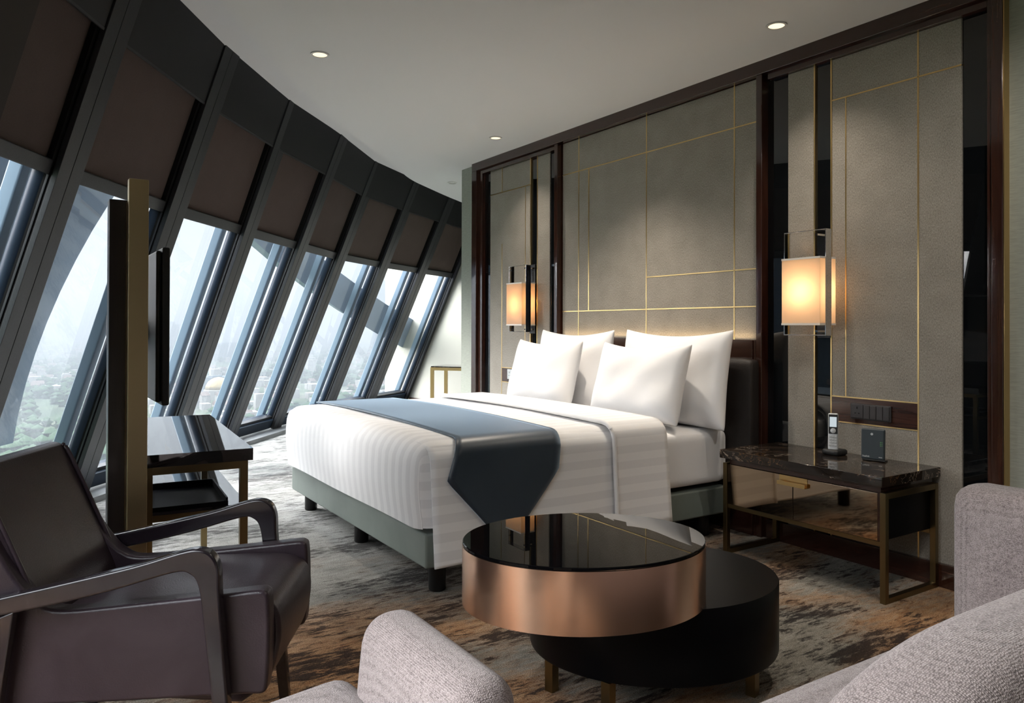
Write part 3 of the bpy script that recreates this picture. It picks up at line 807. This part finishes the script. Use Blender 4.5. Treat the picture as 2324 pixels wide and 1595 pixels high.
def text(body, size, name, mat, parent, local, ax, az, base):
    cu = bpy.data.curves.new(name, 'FONT'); cu.body = body; cu.size = size; cu.extrude = .0003; cu.align_x = 'LEFT'
    tmp = bpy.data.objects.new(name + '_tmp', cu); COL.objects.link(tmp)
    bpy.context.view_layer.update(); dg = bpy.context.evaluated_depsgraph_get()
    me = bpy.data.meshes.new_from_object(tmp.evaluated_get(dg)); bpy.data.objects.remove(tmp)
    q_ = parent; off = Vector((0, 0, 0))
    while q_ is not None: off += Vector(q_.location); q_ = q_.parent
    m_ = Matrix.Translation(Vector(base) - off) @ Matrix.Rotation(az, 4, 'Z') @ Matrix.Rotation(ax, 4, 'X') @ Matrix.Translation(local) @ Matrix.Rotation(PI / 2, 4, 'X')
    me.transform(m_); me.materials.clear(); me.materials.append(M[mat])
    o = bpy.data.objects.new(name, me); COL.objects.link(o); o.parent = parent; return o
text('Yealink', .0115, 'brand_print', 'white_plastic', cs_, (-.047, -.0123, .018), -.05, RAZ, (RX, RY, NZ))
text('W60B', .006, 'model_print', 'white_plastic', cs_, (.028, -.0123, .018), -.05, RAZ, (RX, RY, NZ))

# ------------------------------------------------------------------ coffee table (two overlapping drums)
ct = thing('coffee_table', 'two tier oval coffee table, brushed copper drum overlapping a black drum', 'coffee table', (-1.93, -1.9, 0))
A1, B1, P1, c1 = .384, .306, 1.191, (-1.874, -2.127)
A2, B2, P2, c2 = .426, .363, 1.113, (-1.943, -1.770)
N_ = 96
MB().lathe([(1, .355), (1, .532)], (c1[0], c1[1], 0), N_, A1, B1, P1).build('copper_drum', 'copper', ct, smooth=True)
MB().lathe([(.97, .532), (.992, .532), (.998, .535), (.998, .541), (.992, .543), (.01, .543)], (c1[0], c1[1], 0), N_, A1, B1, P1).build('glass_top', 'table_glass', ct)
MB().lathe([(.97, .122), (.995, .122), (1, .128), (1, .350), (.994, .354), (.985, .354)], (c2[0], c2[1], 0), N_, A2, B2, P2).build('black_drum', 'drum', ct, smooth=True)
MB().lathe([(.01, .3485), (.986, .3485), (.986, .3535), (.01, .3535)], (c2[0], c2[1], 0), N_, A2, B2, P2).build('black_top', 'drum_top', ct)
MB().lathe([(.9, .108), (.9, .124)], (c2[0], c2[1], 0), N_, A2, B2, P2).build('underframe', 'brass_dark', ct)
for x, y in ((-2.035, -2.135), (-1.80, -2.09), (-1.655, -1.60), (-1.86, -1.44), (-2.20, -1.62)):
    an = math.atan2(y - c2[1], x - c2[0]); l = MB().box(-.0165, .0165, -.0165, .0165, 0, .112)
    l.v = [Matrix.Translation((x, y, 0)) @ Matrix.Rotation(.25, 4, 'Z') @ p for p in l.v]
    l.build('leg', 'brass_dark', ct, bevel=.001)

# ------------------------------------------------------------------ television wall, desk
KD = .889                       # distance of this group from the viewer
ZF = 1.2 - 1.2 / KD             # height that lands on the floor after it
def SD(p): return CAM + (Vector(p) - CAM) * KD
def fbox(x0, x1, y0, y1, z0, z1):
    m_ = MB().box(x0, x1, y0, y1, z0, z1); m_.v = [SD(p) for p in m_.v]; return m_
M['black_wood'] = woodmat('near_black_wood', (.010, .0075, .007), (.020, .015, .013), 2, .3, .2)
def tvback():
    m = Mat('ribbed_grey_black_tv_back', (.014, .017, .018), .5, 0, .4)
    v = m.node('ShaderNodeTexVoronoi', _Scale=150); m.link(m.coords(scale=(1, 1, 1)), v.inputs['Vector']); m.bump(v.outputs['Distance'], .12, .002); return m.m
M['tv_back'] = tvback()
tv = thing('tv_stand', 'tall slim television stand, a near black column with a bronze post in front', 'television stand', tuple(SD((-3.45, -3.26, ZF))))
fbox(-3.505, -3.425, -3.322, -3.252, ZF, 1.712).build('column', 'black_wood', tv, bevel=.003)
fbox(-4.05, -3.32, -3.345, -3.185, ZF, ZF + .022).build('floor_plate', 'black_wood', tv, bevel=.003)
fbox(-3.375, -3.330, -3.262, -3.190, ZF, 1.786).build('post', 'bronze', tv, bevel=.002)
fbox(-3.424, -3.376, -3.262, -3.252, ZF, 1.70).build('post_strip', 'brass', tv)
fbox(-3.80, -3.5045, -3.30, -3.262, 1.15, 1.25).build('bracket_arm', 'black_plastic', tv, bevel=.004)
fbox(-3.80, -3.70, -3.2615, -3.1505, 1.15, 1.25).build('bracket', 'black_plastic', tv, bevel=.004)
tl = thing('television', 'slim black flat television on the far side of the bronze post, back seen edge on', 'television', tuple(SD((-3.93, -3.14, 1.21))))
fbox(-4.46, -3.41, -3.128, -3.098, .872, 1.528).build('screen_frame', 'black_plastic', tl, bevel=.006)
fbox(-4.44, -3.425, -3.150, -3.128, .885, 1.515).build('back_shell', 'tv_back', tl, bevel=.008)
fbox(-4.445, -3.425, -3.098, -3.0965, .89, 1.512).build('screen', 'glass_dark', tl)
dk = thing('console_desk', 'black stone topped desk with brass frame and lower tray, beside the windows', 'desk', tuple(SD((-4.2, -2.92, ZF))))
def dbox(u0, u1, v0, v1, z0, z1):   # desk is turned a touch: u away from viewer, v towards the window side
    o = Vector((-3.455, -2.746, 0)); ud = Vector((-1.467, .106, 0)).normalized(); vd = Vector((ud.y, -ud.x, 0))
    if vd.y > 0: vd = -vd
    P = lambda u, v, z: SD(o + ud * u + vd * v + Vector((0, 0, z)))
    return MB().hexa([P(u0, v0, z0), P(u1, v0, z0), P(u1, v1, z0), P(u0, v1, z0), P(u0, v0, z1), P(u1, v0, z1), P(u1, v1, z1), P(u0, v1, z1)])
DL, DW = 1.47, .455
dbox(0, DL, 0, DW, .607, .660).build('stone_top', 'black_stone', dk)
fz0, fz1, lw = .571, .604, .034
for (u, v) in ((.02, .018), (.02, DW - .018 - lw), (DL - .06, .018), (DL - .06, DW - .018 - lw)):
    dbox(u, u + lw, v, v + lw, ZF, fz1).build('leg', 'brass_dark', dk, bevel=.001)
for u in (.02, DL - .06): dbox(u, u + lw, .018 + lw, DW - .018 - lw, fz0, fz1).build('end_rail', 'brass_dark', dk); dbox(u, u + lw, .018 + lw, DW - .018 - lw, .372, .400).build('lower_rail', 'brass_dark', dk)
for v in (.018, DW - .018 - lw): dbox(.02 + lw, DL - .06, v, v + lw, fz0, fz1).build('long_rail', 'brass_dark', dk)
dbox(.024, DL - .03, .022, DW - .022, .4005, .412).build('lower_shelf', 'black_stone', dk)
tray_o = dbox(.03, .50, .105, DW - .045, .4125, .417).build('tray', 'drum', dk)
t2 = dbox(.028, .036, .10, DW - .04, .4125, .432)
for q in (dbox(.50, .51, .10, DW - .04, .4125, .445), dbox(.036, .50, .10, .108, .4125, .445), dbox(.036, .50, DW - .048, DW - .04, .4125, .445)):
    t2.add(q.v, q.f)
t2.build('tray_edge', 'drum', tray_o)

# console beyond the corner
cn = thing('side_console', 'slim brass framed console table by the cream end wall', 'console table', (-7.55, .5, 0))
def cbox(u0, u1, v0, v1, z0, z1):
    o = Vector((-7.66, .255, 0)); ud = Vector((.76, .65, 0)).normalized(); vd = Vector((-.65, .76, 0)).normalized()
    P = lambda u, v, z: o + ud * u + vd * v + Vector((0, 0, z))
    return MB().hexa([P(u0, v0, z0), P(u1, v0, z0), P(u1, v1, z0), P(u0, v1, z0), P(u0, v0, z1), P(u1, v0, z1), P(u1, v1, z1), P(u0, v1, z1)])
lw = .034
for u, v in ((0, 0), (0, .42), (.95, 0), (.95, .42)): cbox(u, u + lw, v, v + lw, 0, .748).build('leg', 'brass', cn)
for v in (0, .42): cbox(lw, .95, v, v + lw, .715, .748).build('long_rail', 'brass', cn)
for u in (0, .95): cbox(u, u + lw, lw, .42, .715, .748).build('end_rail', 'brass', cn)
cbox(.006, .978, .006, .448, .7485, .760).build('stone_top', 'marble', cn)

# ------------------------------------------------------------------ leather armchair
KC = .943
def CH(u, v, z):
    p = Vector((-2.37, -3.05, 0)) + Vector((.5, .866, 0)) * u + Vector((.866, -.5, 0)) * v + Vector((0, 0, z))
    q = CAM + (p - CAM) * KC
    return q
floor_z = 1.2 - 1.2 / KC          # local height that lands on the floor
ac = thing('lounge_armchair', 'dark leather lounge armchair with open wooden arms at the left edge', 'armchair', tuple(CH(-.2, 0, floor_z)))
def outline(pts, v0, v1): return MB().prism([CH(u, v0, z) for u, z in pts], CH(0, v1, 0) - CH(0, v0, 0))
def catmull(pts, n=6):
    out_ = []
    for i in range(len(pts) - 1):
        p0, p1, p2, p3 = pts[max(i - 1, 0)], pts[i], pts[i + 1], pts[min(i + 2, len(pts) - 1)]
        for j in range(n):
            t = j / n
            out_.append(tuple(.5 * (2 * p1[a] + (p2[a] - p0[a]) * t + (2 * p0[a] - 5 * p1[a] + 4 * p2[a] - p3[a]) * t * t + (3 * p1[a] - p0[a] - 3 * p2[a] + p3[a]) * t ** 3) for a in (0, 1)))
    out_.append(pts[-1]); return out_
arm_top = catmull([(-.70, .455), (-.528, .496), (-.383, .528), (-.188, .573), (-.065, .609), (-.016, .614), (.014, .598), (.030, .56), (.034, .48), (.056, .21), (.078, floor_z)], 5)
arm_bot = catmull([(.046, floor_z), (.014, .21), (-.008, .41), (-.022, .515), (-.045, .550), (-.089, .553), (-.237, .511), (-.383, .476), (-.528, .447), (-.70, .412)], 5)
for v0, v1 in ((.268, .308), (-.308, -.268)):
    outline(arm_top + arm_bot, v0, v1).build('arm_and_leg', 'chairwood', ac, bevel=.007, seg=3)
pan = catmull([(-.695, .60), (-.672, .715), (-.652, .752), (-.628, .738), (-.590, .665), (-.540, .572), (-.492, .503), (-.445, .460), (-.385, .445), (-.205, .459), (.022, .480), (.112, .4895), (.139, .486), (.149, .463), (.152, .36), (.147, .247), (.136, .214), (.10, .212)], 4) + [(-.25, .199), (-.66, .19)]
for v0, v1 in ((.205, .264), (-.264, -.205)):
    outline(pan, v0, v1).build('side_panel', 'leather', ac, bevel=.014, seg=3)
seat = catmull([(-.46, .40), (-.35, .437), (-.20, .452), (0, .458), (.10, .452), (.150, .425), (.166, .37), (.160, .30), (.128, .215), (.06, .16)], 5) + [(-.46, .20)]
outline(seat, -.204, .204).build('seat_cushion', 'leather', ac, bevel=.012, seg=3)
back = catmull([(-.455, .37), (-.475, .44), (-.53, .56), (-.59, .69), (-.640, .795), (-.655, .815), (-.685, .820), (-.715, .80), (-.71, .76)], 5) + catmull([(-.66, .65), (-.61, .52), (-.60, .35)], 3)
bk_o = outline(back, -.232, .232).build('backrest', 'leather', ac, bevel=.02, seg=4)
wel = [CH(u, .232, z) for u, z in catmull([(-.46, .40), (-.475, .44), (-.53, .56), (-.59, .69), (-.640, .795), (-.655, .815)], 4)]
for sg in (1, -1):
    MB().tube([CH(u + .004, sg * .226, z) for u, z in catmull([(-.452, .41), (-.475, .445), (-.528, .56), (-.587, .69), (-.637, .795), (-.655, .813)], 4)], .006, 8).build('piping', 'leather', bk_o, smooth='all')
for sg in (1, -1):
    MB().hexa([CH(-.60, sg * .30 - .018, floor_z), CH(-.565, sg * .30 - .018, floor_z), CH(-.565, sg * .30 + .008, floor_z), CH(-.60, sg * .30 + .008, floor_z), CH(-.54, sg * .30 - .018, .44), CH(-.49, sg * .30 - .018, .46), CH(-.49, sg * .30 + .008, .46), CH(-.54, sg * .30 + .008, .44)]).build('rear_leg', 'chairwood', ac, bevel=.004)

# ------------------------------------------------------------------ sofa at the right and chair at the bottom
so = thing('sofa', 'heather grey woven sofa at the right edge, its rounded back towards the viewer', 'sofa', (-.75, -2.2, 0))
rbox(-1.062, -.42, -1.55, -1.40, .10, .790, .055, 14, (.0, .004, .0)).build('arm', 'boucle', so, smooth='all', weld=True)
rbox(-1.03, -.50, -2.86, -1.548, .22, .455, .05, 14, (0, 0, .01)).build('seat', 'boucle', so, smooth='all', weld=True)
def sofaback():
    # rounded back, its top sinking towards the near end
    def fn(u, v):
        y = -3.06 + 1.66 * u
        e = min(1.0, (y + 3.06) / .55); tz = .60 + .205 * (1 - (1 - e) ** 2.2)
        an = 2 * PI * v; hx = .105; hz = (tz - .12) / 2
        cxx = -.485; cz = .12 + hz
        c, s = math.cos(an), math.sin(an)
        px = cxx + hx * math.copysign(abs(c) ** .55, c) - .03 * ((s + 1) / 2 - .5); pz = cz + hz * math.copysign(abs(s) ** .45, s)
        sh = 1.0
        if u < .06: sh = math.sqrt(max(0.0, 1 - (1 - u / .06) ** 2)) * .999 + .001
        return (cxx + (px - cxx) * sh, y, cz + (pz - cz) * (0.85 + .15 * sh))
    mb = MB().grid(fn, 40, 40)
    return mb
sofaback().build('backrest', 'boucle', so, smooth='all', weld=True)
for x in (-.98, -.46):
    for y in (-2.80, -1.46): MB().lathe([(.018, 0), (.022, .10 if y > -2 else .222)], (x, y, 0), 16).build('leg', 'black_leg', so, smooth=True)
lc = thing('low_chair', 'heather grey woven chair at the bottom edge, in front of the copper coffee table', 'chair', (-1.3, -3.2, 0))
sc_ = rbox(-1.60, -.93, -3.50, -3.00, .30, .465, .075, 16, (0, 0, .012))
sc_.v = [Vector((-1.265 + (p.x + 1.265) * (1 - .42 * max(0, (-3.0 - p.y)) ** .9 * 1.6), p.y, p.z)) for p in sc_.v]
sc_.build('seat', 'boucle', lc, smooth='all', weld=True)
bk = rbox(-1.495, -1.045, -3.045, -2.915, .30, .612, .058, 16, (0, .008, .0))
bk.v = [Vector((p.x - .02 * (p.z - .3), p.y + .10 * (p.z - .42), p.z)) for p in bk.v]
bk.build('backrest', 'boucle', lc, smooth='all', weld=True)
for x in (-1.42, -1.1):
    for y in (-3.42, -3.1): MB().lathe([(.014, 0), (.02, .305)], (x, y, 0), 14).build('leg', 'black_leg', lc, smooth=True)

# ------------------------------------------------------------------ outside: diagonal beams, city, sky
def diag(name, pts, d0, d1, label):
    mb = MB()
    for (k0, sl0, su0), (k1, sl1, su1) in zip(pts, pts[1:]):
        q = [SP(k0, sl0, d0), SP(k1, sl1, d0), SP(k1, sl1, d1), SP(k0, sl0, d1), SP(k0, su0, d0), SP(k1, su1, d0), SP(k1, su1, d1), SP(k0, su0, d1)]
        mb.hexa(q)
    o = mb.build(name, 'beam', None, weld=True)
    return tag(o, label, 'beam', 'diagonal beams outside the windows')
def SP(k, s, d):           # smooth continuation of the facade
    bxp = (.028, -1.116, -3.8); byp = (.024, .559, -4.552); txp = (.032, -1.064, -2.891); typ = (.019, .558, -3.741)
    f = lambda c, q: c[0] * q * q + c[1] * q + c[2]
    b = Vector((f(bxp, k), f(byp, k), ZB)); t = Vector((f(txp, k), f(typ, k), ZT))
    tan = Vector((f(bxp, k + .5) - f(bxp, k - .5), f(byp, k + .5) - f(byp, k - .5), 0)).normalized()
    n = (t - b).normalized().cross(tan).normalized()
    if n.z < 0: n = -n
    return b + (t - b) * s + n * d
lo = lambda k: .61 - (k - 4.18) * .1007
upp = lambda k: .62 - (k - 5.27) * .0898
diag('diagonal_beam', [(k, lo(k), upp(k)) for k in (3.7, 4.2, 5, 5.8, 6.6, 7.4, 8.2, 9.0, 9.8)], .5, .72, 'pale blue grey diagonal beam descending to the right outside the farther windows')
def steep():
    mb = MB(); pts = []
    for i in range(13):
        q = .06 + .07 * i; pts.append((1.96 * (q - .53) * (q - .64) / (.24 * .35) + 2.08 * (q - .29) * (q - .64) / (.24 * -.11) + 2.20 * (q - .29) * (q - .53) / (.35 * .11), q))
    for (k0, s0), (k1, s1) in zip(pts, pts[1:]):
        w0, w1 = 1.0, 1.0
        mb.hexa([SP(k0 - w0, s0, .5), SP(k0, s0, .5), SP(k0, s0, .72), SP(k0 - w0, s0, .72), SP(k1 - w1, s1, .5), SP(k1, s1, .5), SP(k1, s1, .72), SP(k1 - w1, s1, .72)])
    return mb.build('diagonal_beam', 'beam', None, weld=True)
tag(steep(), 'broad pale blue grey slanting beam outside the window left of the television', 'beam', 'diagonal beams outside the windows')

GZ = -70.0
def city():
    m = Mat('city_ground', (.3, .4, .3), .95, 0, .1)
    v = m.coords()
    n = m.noise(v, .006, 6, .65, .4); n2 = m.noise(v, .035, 5, .7)
    c = m.ramp(n, [(.36, (.022, .042, .024)), (.52, (.040, .062, .034)), (.6, (.07, .085, .055)), (.7, (.11, .105, .09))])
    c2 = m.ramp(n2, [(.35, (.45, .5, .45)), (.65, (1.2, 1.2, 1.2))])
    m.color(m.mix(1.0, c, c2, 'MULTIPLY')); return m.m
M['city'] = city()
g = MB().box(-26000, -40, -14000, 14000, GZ - 2, GZ)
g.box(-40, 12000, -14000, 14000, GZ - 2, GZ)
structure(g.build('ground_outside', 'city', None))
M['tree'] = Mat('tree_foliage', (.022, .045, .022), .95, 0, .1).m
M['house'] = Mat('pale_house_walls', (.20, .20, .19), .8, 0, .2).m
M['roof'] = Mat('terracotta_roofs', (.085, .064, .056), .85, 0, .2).m
M['tower'] = Mat('white_tower_facade', (.07, .095, .12), .6, 0, .3).m
M['dome'] = Mat('golden_dome', (.24, .18, .07), .5, .2, .5).m
M['win_band'] = Mat('tower_window_bands', (.06, .08, .10), .3, 0, .5).m
rnd = random.Random(3)
tr1 = MB(); hs = MB(); rf = MB()
def dirpt(px, dist):
    d = fw + rt * ((px - 1162) / FPX); d.z = 0; d.normalize(); return Vector((CAM.x, CAM.y, 0)) + d * dist
KEEP = [(dirpt(a, b), c) for a, b, c in ((386, 1900, 45), (410, 1930, 45), (520, 1750, 70), (882, 1500, 60), (488, 900, 35), (660, 430, 50), (497, 800, 32))]
def clear(p): return all((p - q).length > c for q, c in KEEP)
def blob(mb, p, r):
    vs = [p + Vector((0, 0, r * 1.15))]
    for zz, rr in ((.75, .7), (.15, 1.0), (-.4, .8)):
        for i in range(6):
            a = 2 * PI * i / 6 + zz * 3; q = rr * r * (.8 + .4 * rnd.random()); vs.append(p + Vector((q * math.cos(a), q * math.sin(a), zz * r)))
    fs = [(0, 1 + i, 1 + (i + 1) % 6) for i in range(6)]
    for k in range(2):
        for i in range(6): a = 1 + k * 6; fs.append((a + i, a + 6 + i, a + 6 + (i + 1) % 6, a + (i + 1) % 6))
    mb.add(vs, fs)
for i in range(5200):
    px = rnd.uniform(-260, 1080); dist = 330 * (3200 / 330) ** (rnd.random() ** 1.1)
    p = dirpt(px, dist)
    if not clear(p): continue
    cl = math.sin(p.x * .011 + 1.3 * math.sin(p.y * .007)) + math.sin(p.y * .013 + p.x * .004)
    if cl + (.5 if px < 300 else -.3) < rnd.uniform(-1.3, .9): continue
    r = rnd.uniform(3.5, 7.5); blob(tr1, p + Vector((0, 0, GZ + r * .45)), r)
o = tr1.build('tree_canopy', 'tree', None, smooth='all'); o['kind'] = 'stuff'; tag(o, 'hazy green tree canopy far below the windows', 'trees')
for i in range(950):
    px = rnd.uniform(-100, 1060); dist = 420 * (4200 / 420) ** (rnd.random() ** .8)
    if px < 330 and dist < 900: continue
    p = dirpt(px, dist)
    if not clear(p): continue
    w_, d_, h_ = rnd.uniform(6, 16), rnd.uniform(6, 14), rnd.uniform(4, 10) * (1.0 if rnd.random() < .93 else 2.4)
    hs.box(p.x - w_ / 2, p.x + w_ / 2, p.y - d_ / 2, p.y + d_ / 2, GZ, GZ + h_)
    if h_ < 10 and rnd.random() < .35:
        z = GZ + h_ + .01; rf.add([(p.x - w_ / 2 - .5, p.y - d_ / 2 - .5, z), (p.x + w_ / 2 + .5, p.y - d_ / 2 - .5, z), (p.x + w_ / 2 + .5, p.y + d_ / 2 + .5, z), (p.x - w_ / 2 - .5, p.y + d_ / 2 + .5, z), (p.x, p.y - d_ / 2, z + 3), (p.x, p.y + d_ / 2, z + 3)],
               [(0, 1, 4), (1, 2, 5, 4), (2, 3, 5), (3, 0, 4, 5), (3, 2, 1, 0)])
o = hs.build('low_houses', 'house', None); o['kind'] = 'stuff'; tag(o, 'scattered pale low houses in the hazy city below', 'houses')
ro_ = rf.build('house_roofs', 'roof', o)
def building(px, dist, w_, d_, h_, label, bands=8, name='office_building'):
    p = dirpt(px, dist); ang = math.atan2(p.y - CAM.y, p.x - CAM.x)
    t = thing(name, label, 'building', (p.x, p.y, GZ))
    def rb2(x0, x1, y0, y1, z0, z1):
        m_ = MB().box(x0, x1, y0, y1, z0, z1); R = Matrix.Translation((p.x, p.y, GZ)) @ Matrix.Rotation(ang + .2, 4, 'Z'); m_.v = [R @ q for q in m_.v]; return m_
    rb2(-d_ / 2, d_ / 2, -w_ / 2, w_ / 2, 0, h_).build('walls', 'tower', t)
    b = MB()
    for i in range(bands):
        z = h_ * (i + .4) / bands; q = rb2(-d_ / 2 - .3, d_ / 2 + .3, -w_ / 2 * .94, w_ / 2 * .94, z, z + h_ * .4 / bands); b.add(q.v, q.f)
    b.build('window_bands', 'win_band', t)
    rb2(-d_ / 4, d_ / 4, -w_ / 4, w_ / 4, h_, h_ * 1.08).build('roof_block', 'tower', t)
building(386, 1900, 34, 28, 76, 'tall pale office tower on the skyline, right of the television post', 14, 'office_tower')
building(417, 1960, 22, 22, 52, 'lower pale block joined to the right of the tall skyline tower', 10)
building(520, 1750, 80, 30, 34, 'long low white block on the skyline two windows right of the post', 6)
building(882, 1500, 56, 30, 150, 'faint high tower in the haze, seen through the next to last window', 26, 'office_tower')
building(488, 900, 28, 18, 16, 'white building with rows of windows above the golden dome', 3, 'white_building')
building(660, 430, 60, 26, 12, 'long pale building with arched openings at the foot of the near windows', 2, 'white_building')
p = dirpt(497, 800); dm = thing('golden_dome_building', 'golden domed pavilion among trees, seen between two mullions above the desk', 'building', (p.x, p.y, GZ))
MB().lathe([(14, 0), (14, 9), (13, 9.5)], (p.x, p.y, GZ), 24).build('drum', 'house', dm)
MB().lathe([(12.5, 9.5), (12, 13), (9.5, 17.5), (5, 20.5), (.5, 21.5)], (p.x, p.y, GZ), 24).build('dome', 'dome', dm, smooth='all')

# haze between the tower and the horizon
def haze():
    m = bpy.data.materials.new('city_haze'); m.use_nodes = True; nt = m.node_tree; nt.nodes.clear()
    sct = nt.nodes.new('ShaderNodeVolumeScatter'); sct.inputs['Color'].default_value = (.238, .262, .284, 1); sct.inputs['Density'].default_value = 1 / 950
    sct.inputs['Anisotropy'].default_value = .2
    ab = nt.nodes.new('ShaderNodeVolumeAbsorption'); ab.inputs['Color'].default_value = (.238, .262, .284, 1); ab.inputs['Density'].default_value = 1 / 950
    ad = nt.nodes.new('ShaderNodeAddShader'); nt.links.new(sct.outputs[0], ad.inputs[0]); nt.links.new(ab.outputs[0], ad.inputs[1])
    out_ = nt.nodes.new('ShaderNodeOutputMaterial'); nt.links.new(ad.outputs[0], out_.inputs['Volume']); return m
M['haze'] = haze()
hz = MB().box(-24000, -60, -12000, 12000, GZ + .5, 140).build('haze', 'haze', None)
hz['kind'] = 'stuff'; tag(hz, 'pale blue haze over the distant city', 'haze')

# ------------------------------------------------------------------ lights
wd = bpy.data.worlds.new('sky'); scn.world = wd; wd.use_nodes = True
nt = wd.node_tree; nt.nodes.clear()
tc = nt.nodes.new('ShaderNodeTexCoord'); sx = nt.nodes.new('ShaderNodeSeparateXYZ'); nt.links.new(tc.outputs['Generated'], sx.inputs[0])
cr = nt.nodes.new('ShaderNodeValToRGB'); nt.links.new(sx.outputs[2], cr.inputs[0])
stops = [(0.0, (.232, .244, .258)), (.09, (.238, .249, .261)), (.17, (.28, .29, .30)), (.25, (.46, .472, .485)), (.40, (2.4, 2.45, 2.5)), (.75, (3.6, 3.75, 3.9)), (1.0, (3.8, 3.95, 4.2))]
while len(cr.color_ramp.elements) < len(stops): cr.color_ramp.elements.new(.5)
for e, (p_, c_) in zip(cr.color_ramp.elements, stops): e.position = p_; e.color = (c_[0], c_[1], c_[2], 1)
bg = nt.nodes.new('ShaderNodeBackground'); nt.links.new(cr.outputs[0], bg.inputs[0]); bg.inputs[1].default_value = 1.0
wo = nt.nodes.new('ShaderNodeOutputWorld'); nt.links.new(bg.outputs[0], wo.inputs[0])

def light(name, kind, loc, energy, color, target=None, **kw):
    l = bpy.data.lights.new(name, kind); l.energy = energy; l.color = color
    for k, v in kw.items(): setattr(l, k, v)
    o = bpy.data.objects.new(name, l); COL.objects.link(o); o.location = loc
    if target is not None:
        o.rotation_euler = (Vector(target) - Vector(loc)).to_track_quat('-Z', 'Y').to_euler()
    return o
# hazy sun, very soft, high on the window side
nb_ = frame(3)[3]
sd = Vector((nb_.x, nb_.y, 0)).normalized() * .86 + Vector((0, 0, .50))
light('hazy_sun', 'SUN', (-20, -10, 30), 6.0, (1.0, .97, .93), target=Vector((-20, -10, 30)) - sd, angle=math.radians(60))
WARM = (1.0, .88, .74)
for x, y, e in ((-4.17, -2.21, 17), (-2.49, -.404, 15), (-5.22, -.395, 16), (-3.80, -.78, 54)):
    light('downlight_and_fill_beam', 'SPOT', (x, y, HC - .012), e, WARM, target=(x, y, 0), spot_size=math.radians(105), spot_blend=1.0, shadow_soft_size=.035)
# added fill spots out of view, without fixtures
light('added_wall_fill_beam', 'SPOT', (-.75, -1.25, HC - .012), 26, (1.0, .93, .84), target=(-2.05, 0, 1.15), spot_size=math.radians(75), spot_blend=1.0, shadow_soft_size=.05)  # unseen spot added to brighten the right of the bed wall
for x, y in ((-1.0, -1.6), (1.2, -1.8)):
    light('downlight_and_fill_beam', 'SPOT', (x, y, HC - .012), 14, WARM, target=(x, y, 0), spot_size=math.radians(110), spot_blend=.8, shadow_soft_size=.04)  # unseen ceiling spots added as general fill
l = light('headboard_strip', 'AREA', (-3.88, -.030, 1.1345), .40, (1.0, .72, .40), target=(-3.88, -.030, 3)); l.data.shape = 'RECTANGLE'; l.data.size = 1.85; l.data.size_y = .012; l.rotation_euler = (PI, 0, 0)
for i in range(KMIN, KMAX):
    c = BP(i, .5, .33, .40); b0 = BP(i, 0, .33, .4); b1 = BP(i, 1, .33, .4); s0 = BP(i, .5, 0, .4); s1 = BP(i, .5, .68, .4)
    n = (s1 - s0).cross(b1 - b0).normalized()
    if n.z < 0: n = -n
    l = bpy.data.lights.new('window_portal', 'AREA'); l.shape = 'RECTANGLE'; l.size = (b1 - b0).length; l.size_y = (s1 - s0).length; l.cycles.is_portal = True
    o = bpy.data.objects.new('window_portal', l); COL.objects.link(o)
    zax = n; yax = (s1 - s0).normalized(); xax = yax.cross(zax)
    o.matrix_world = Matrix(((xax.x, yax.x, zax.x, c.x), (xax.y, yax.y, zax.y, c.y), (xax.z, yax.z, zax.z, c.z), (0, 0, 0, 1)))
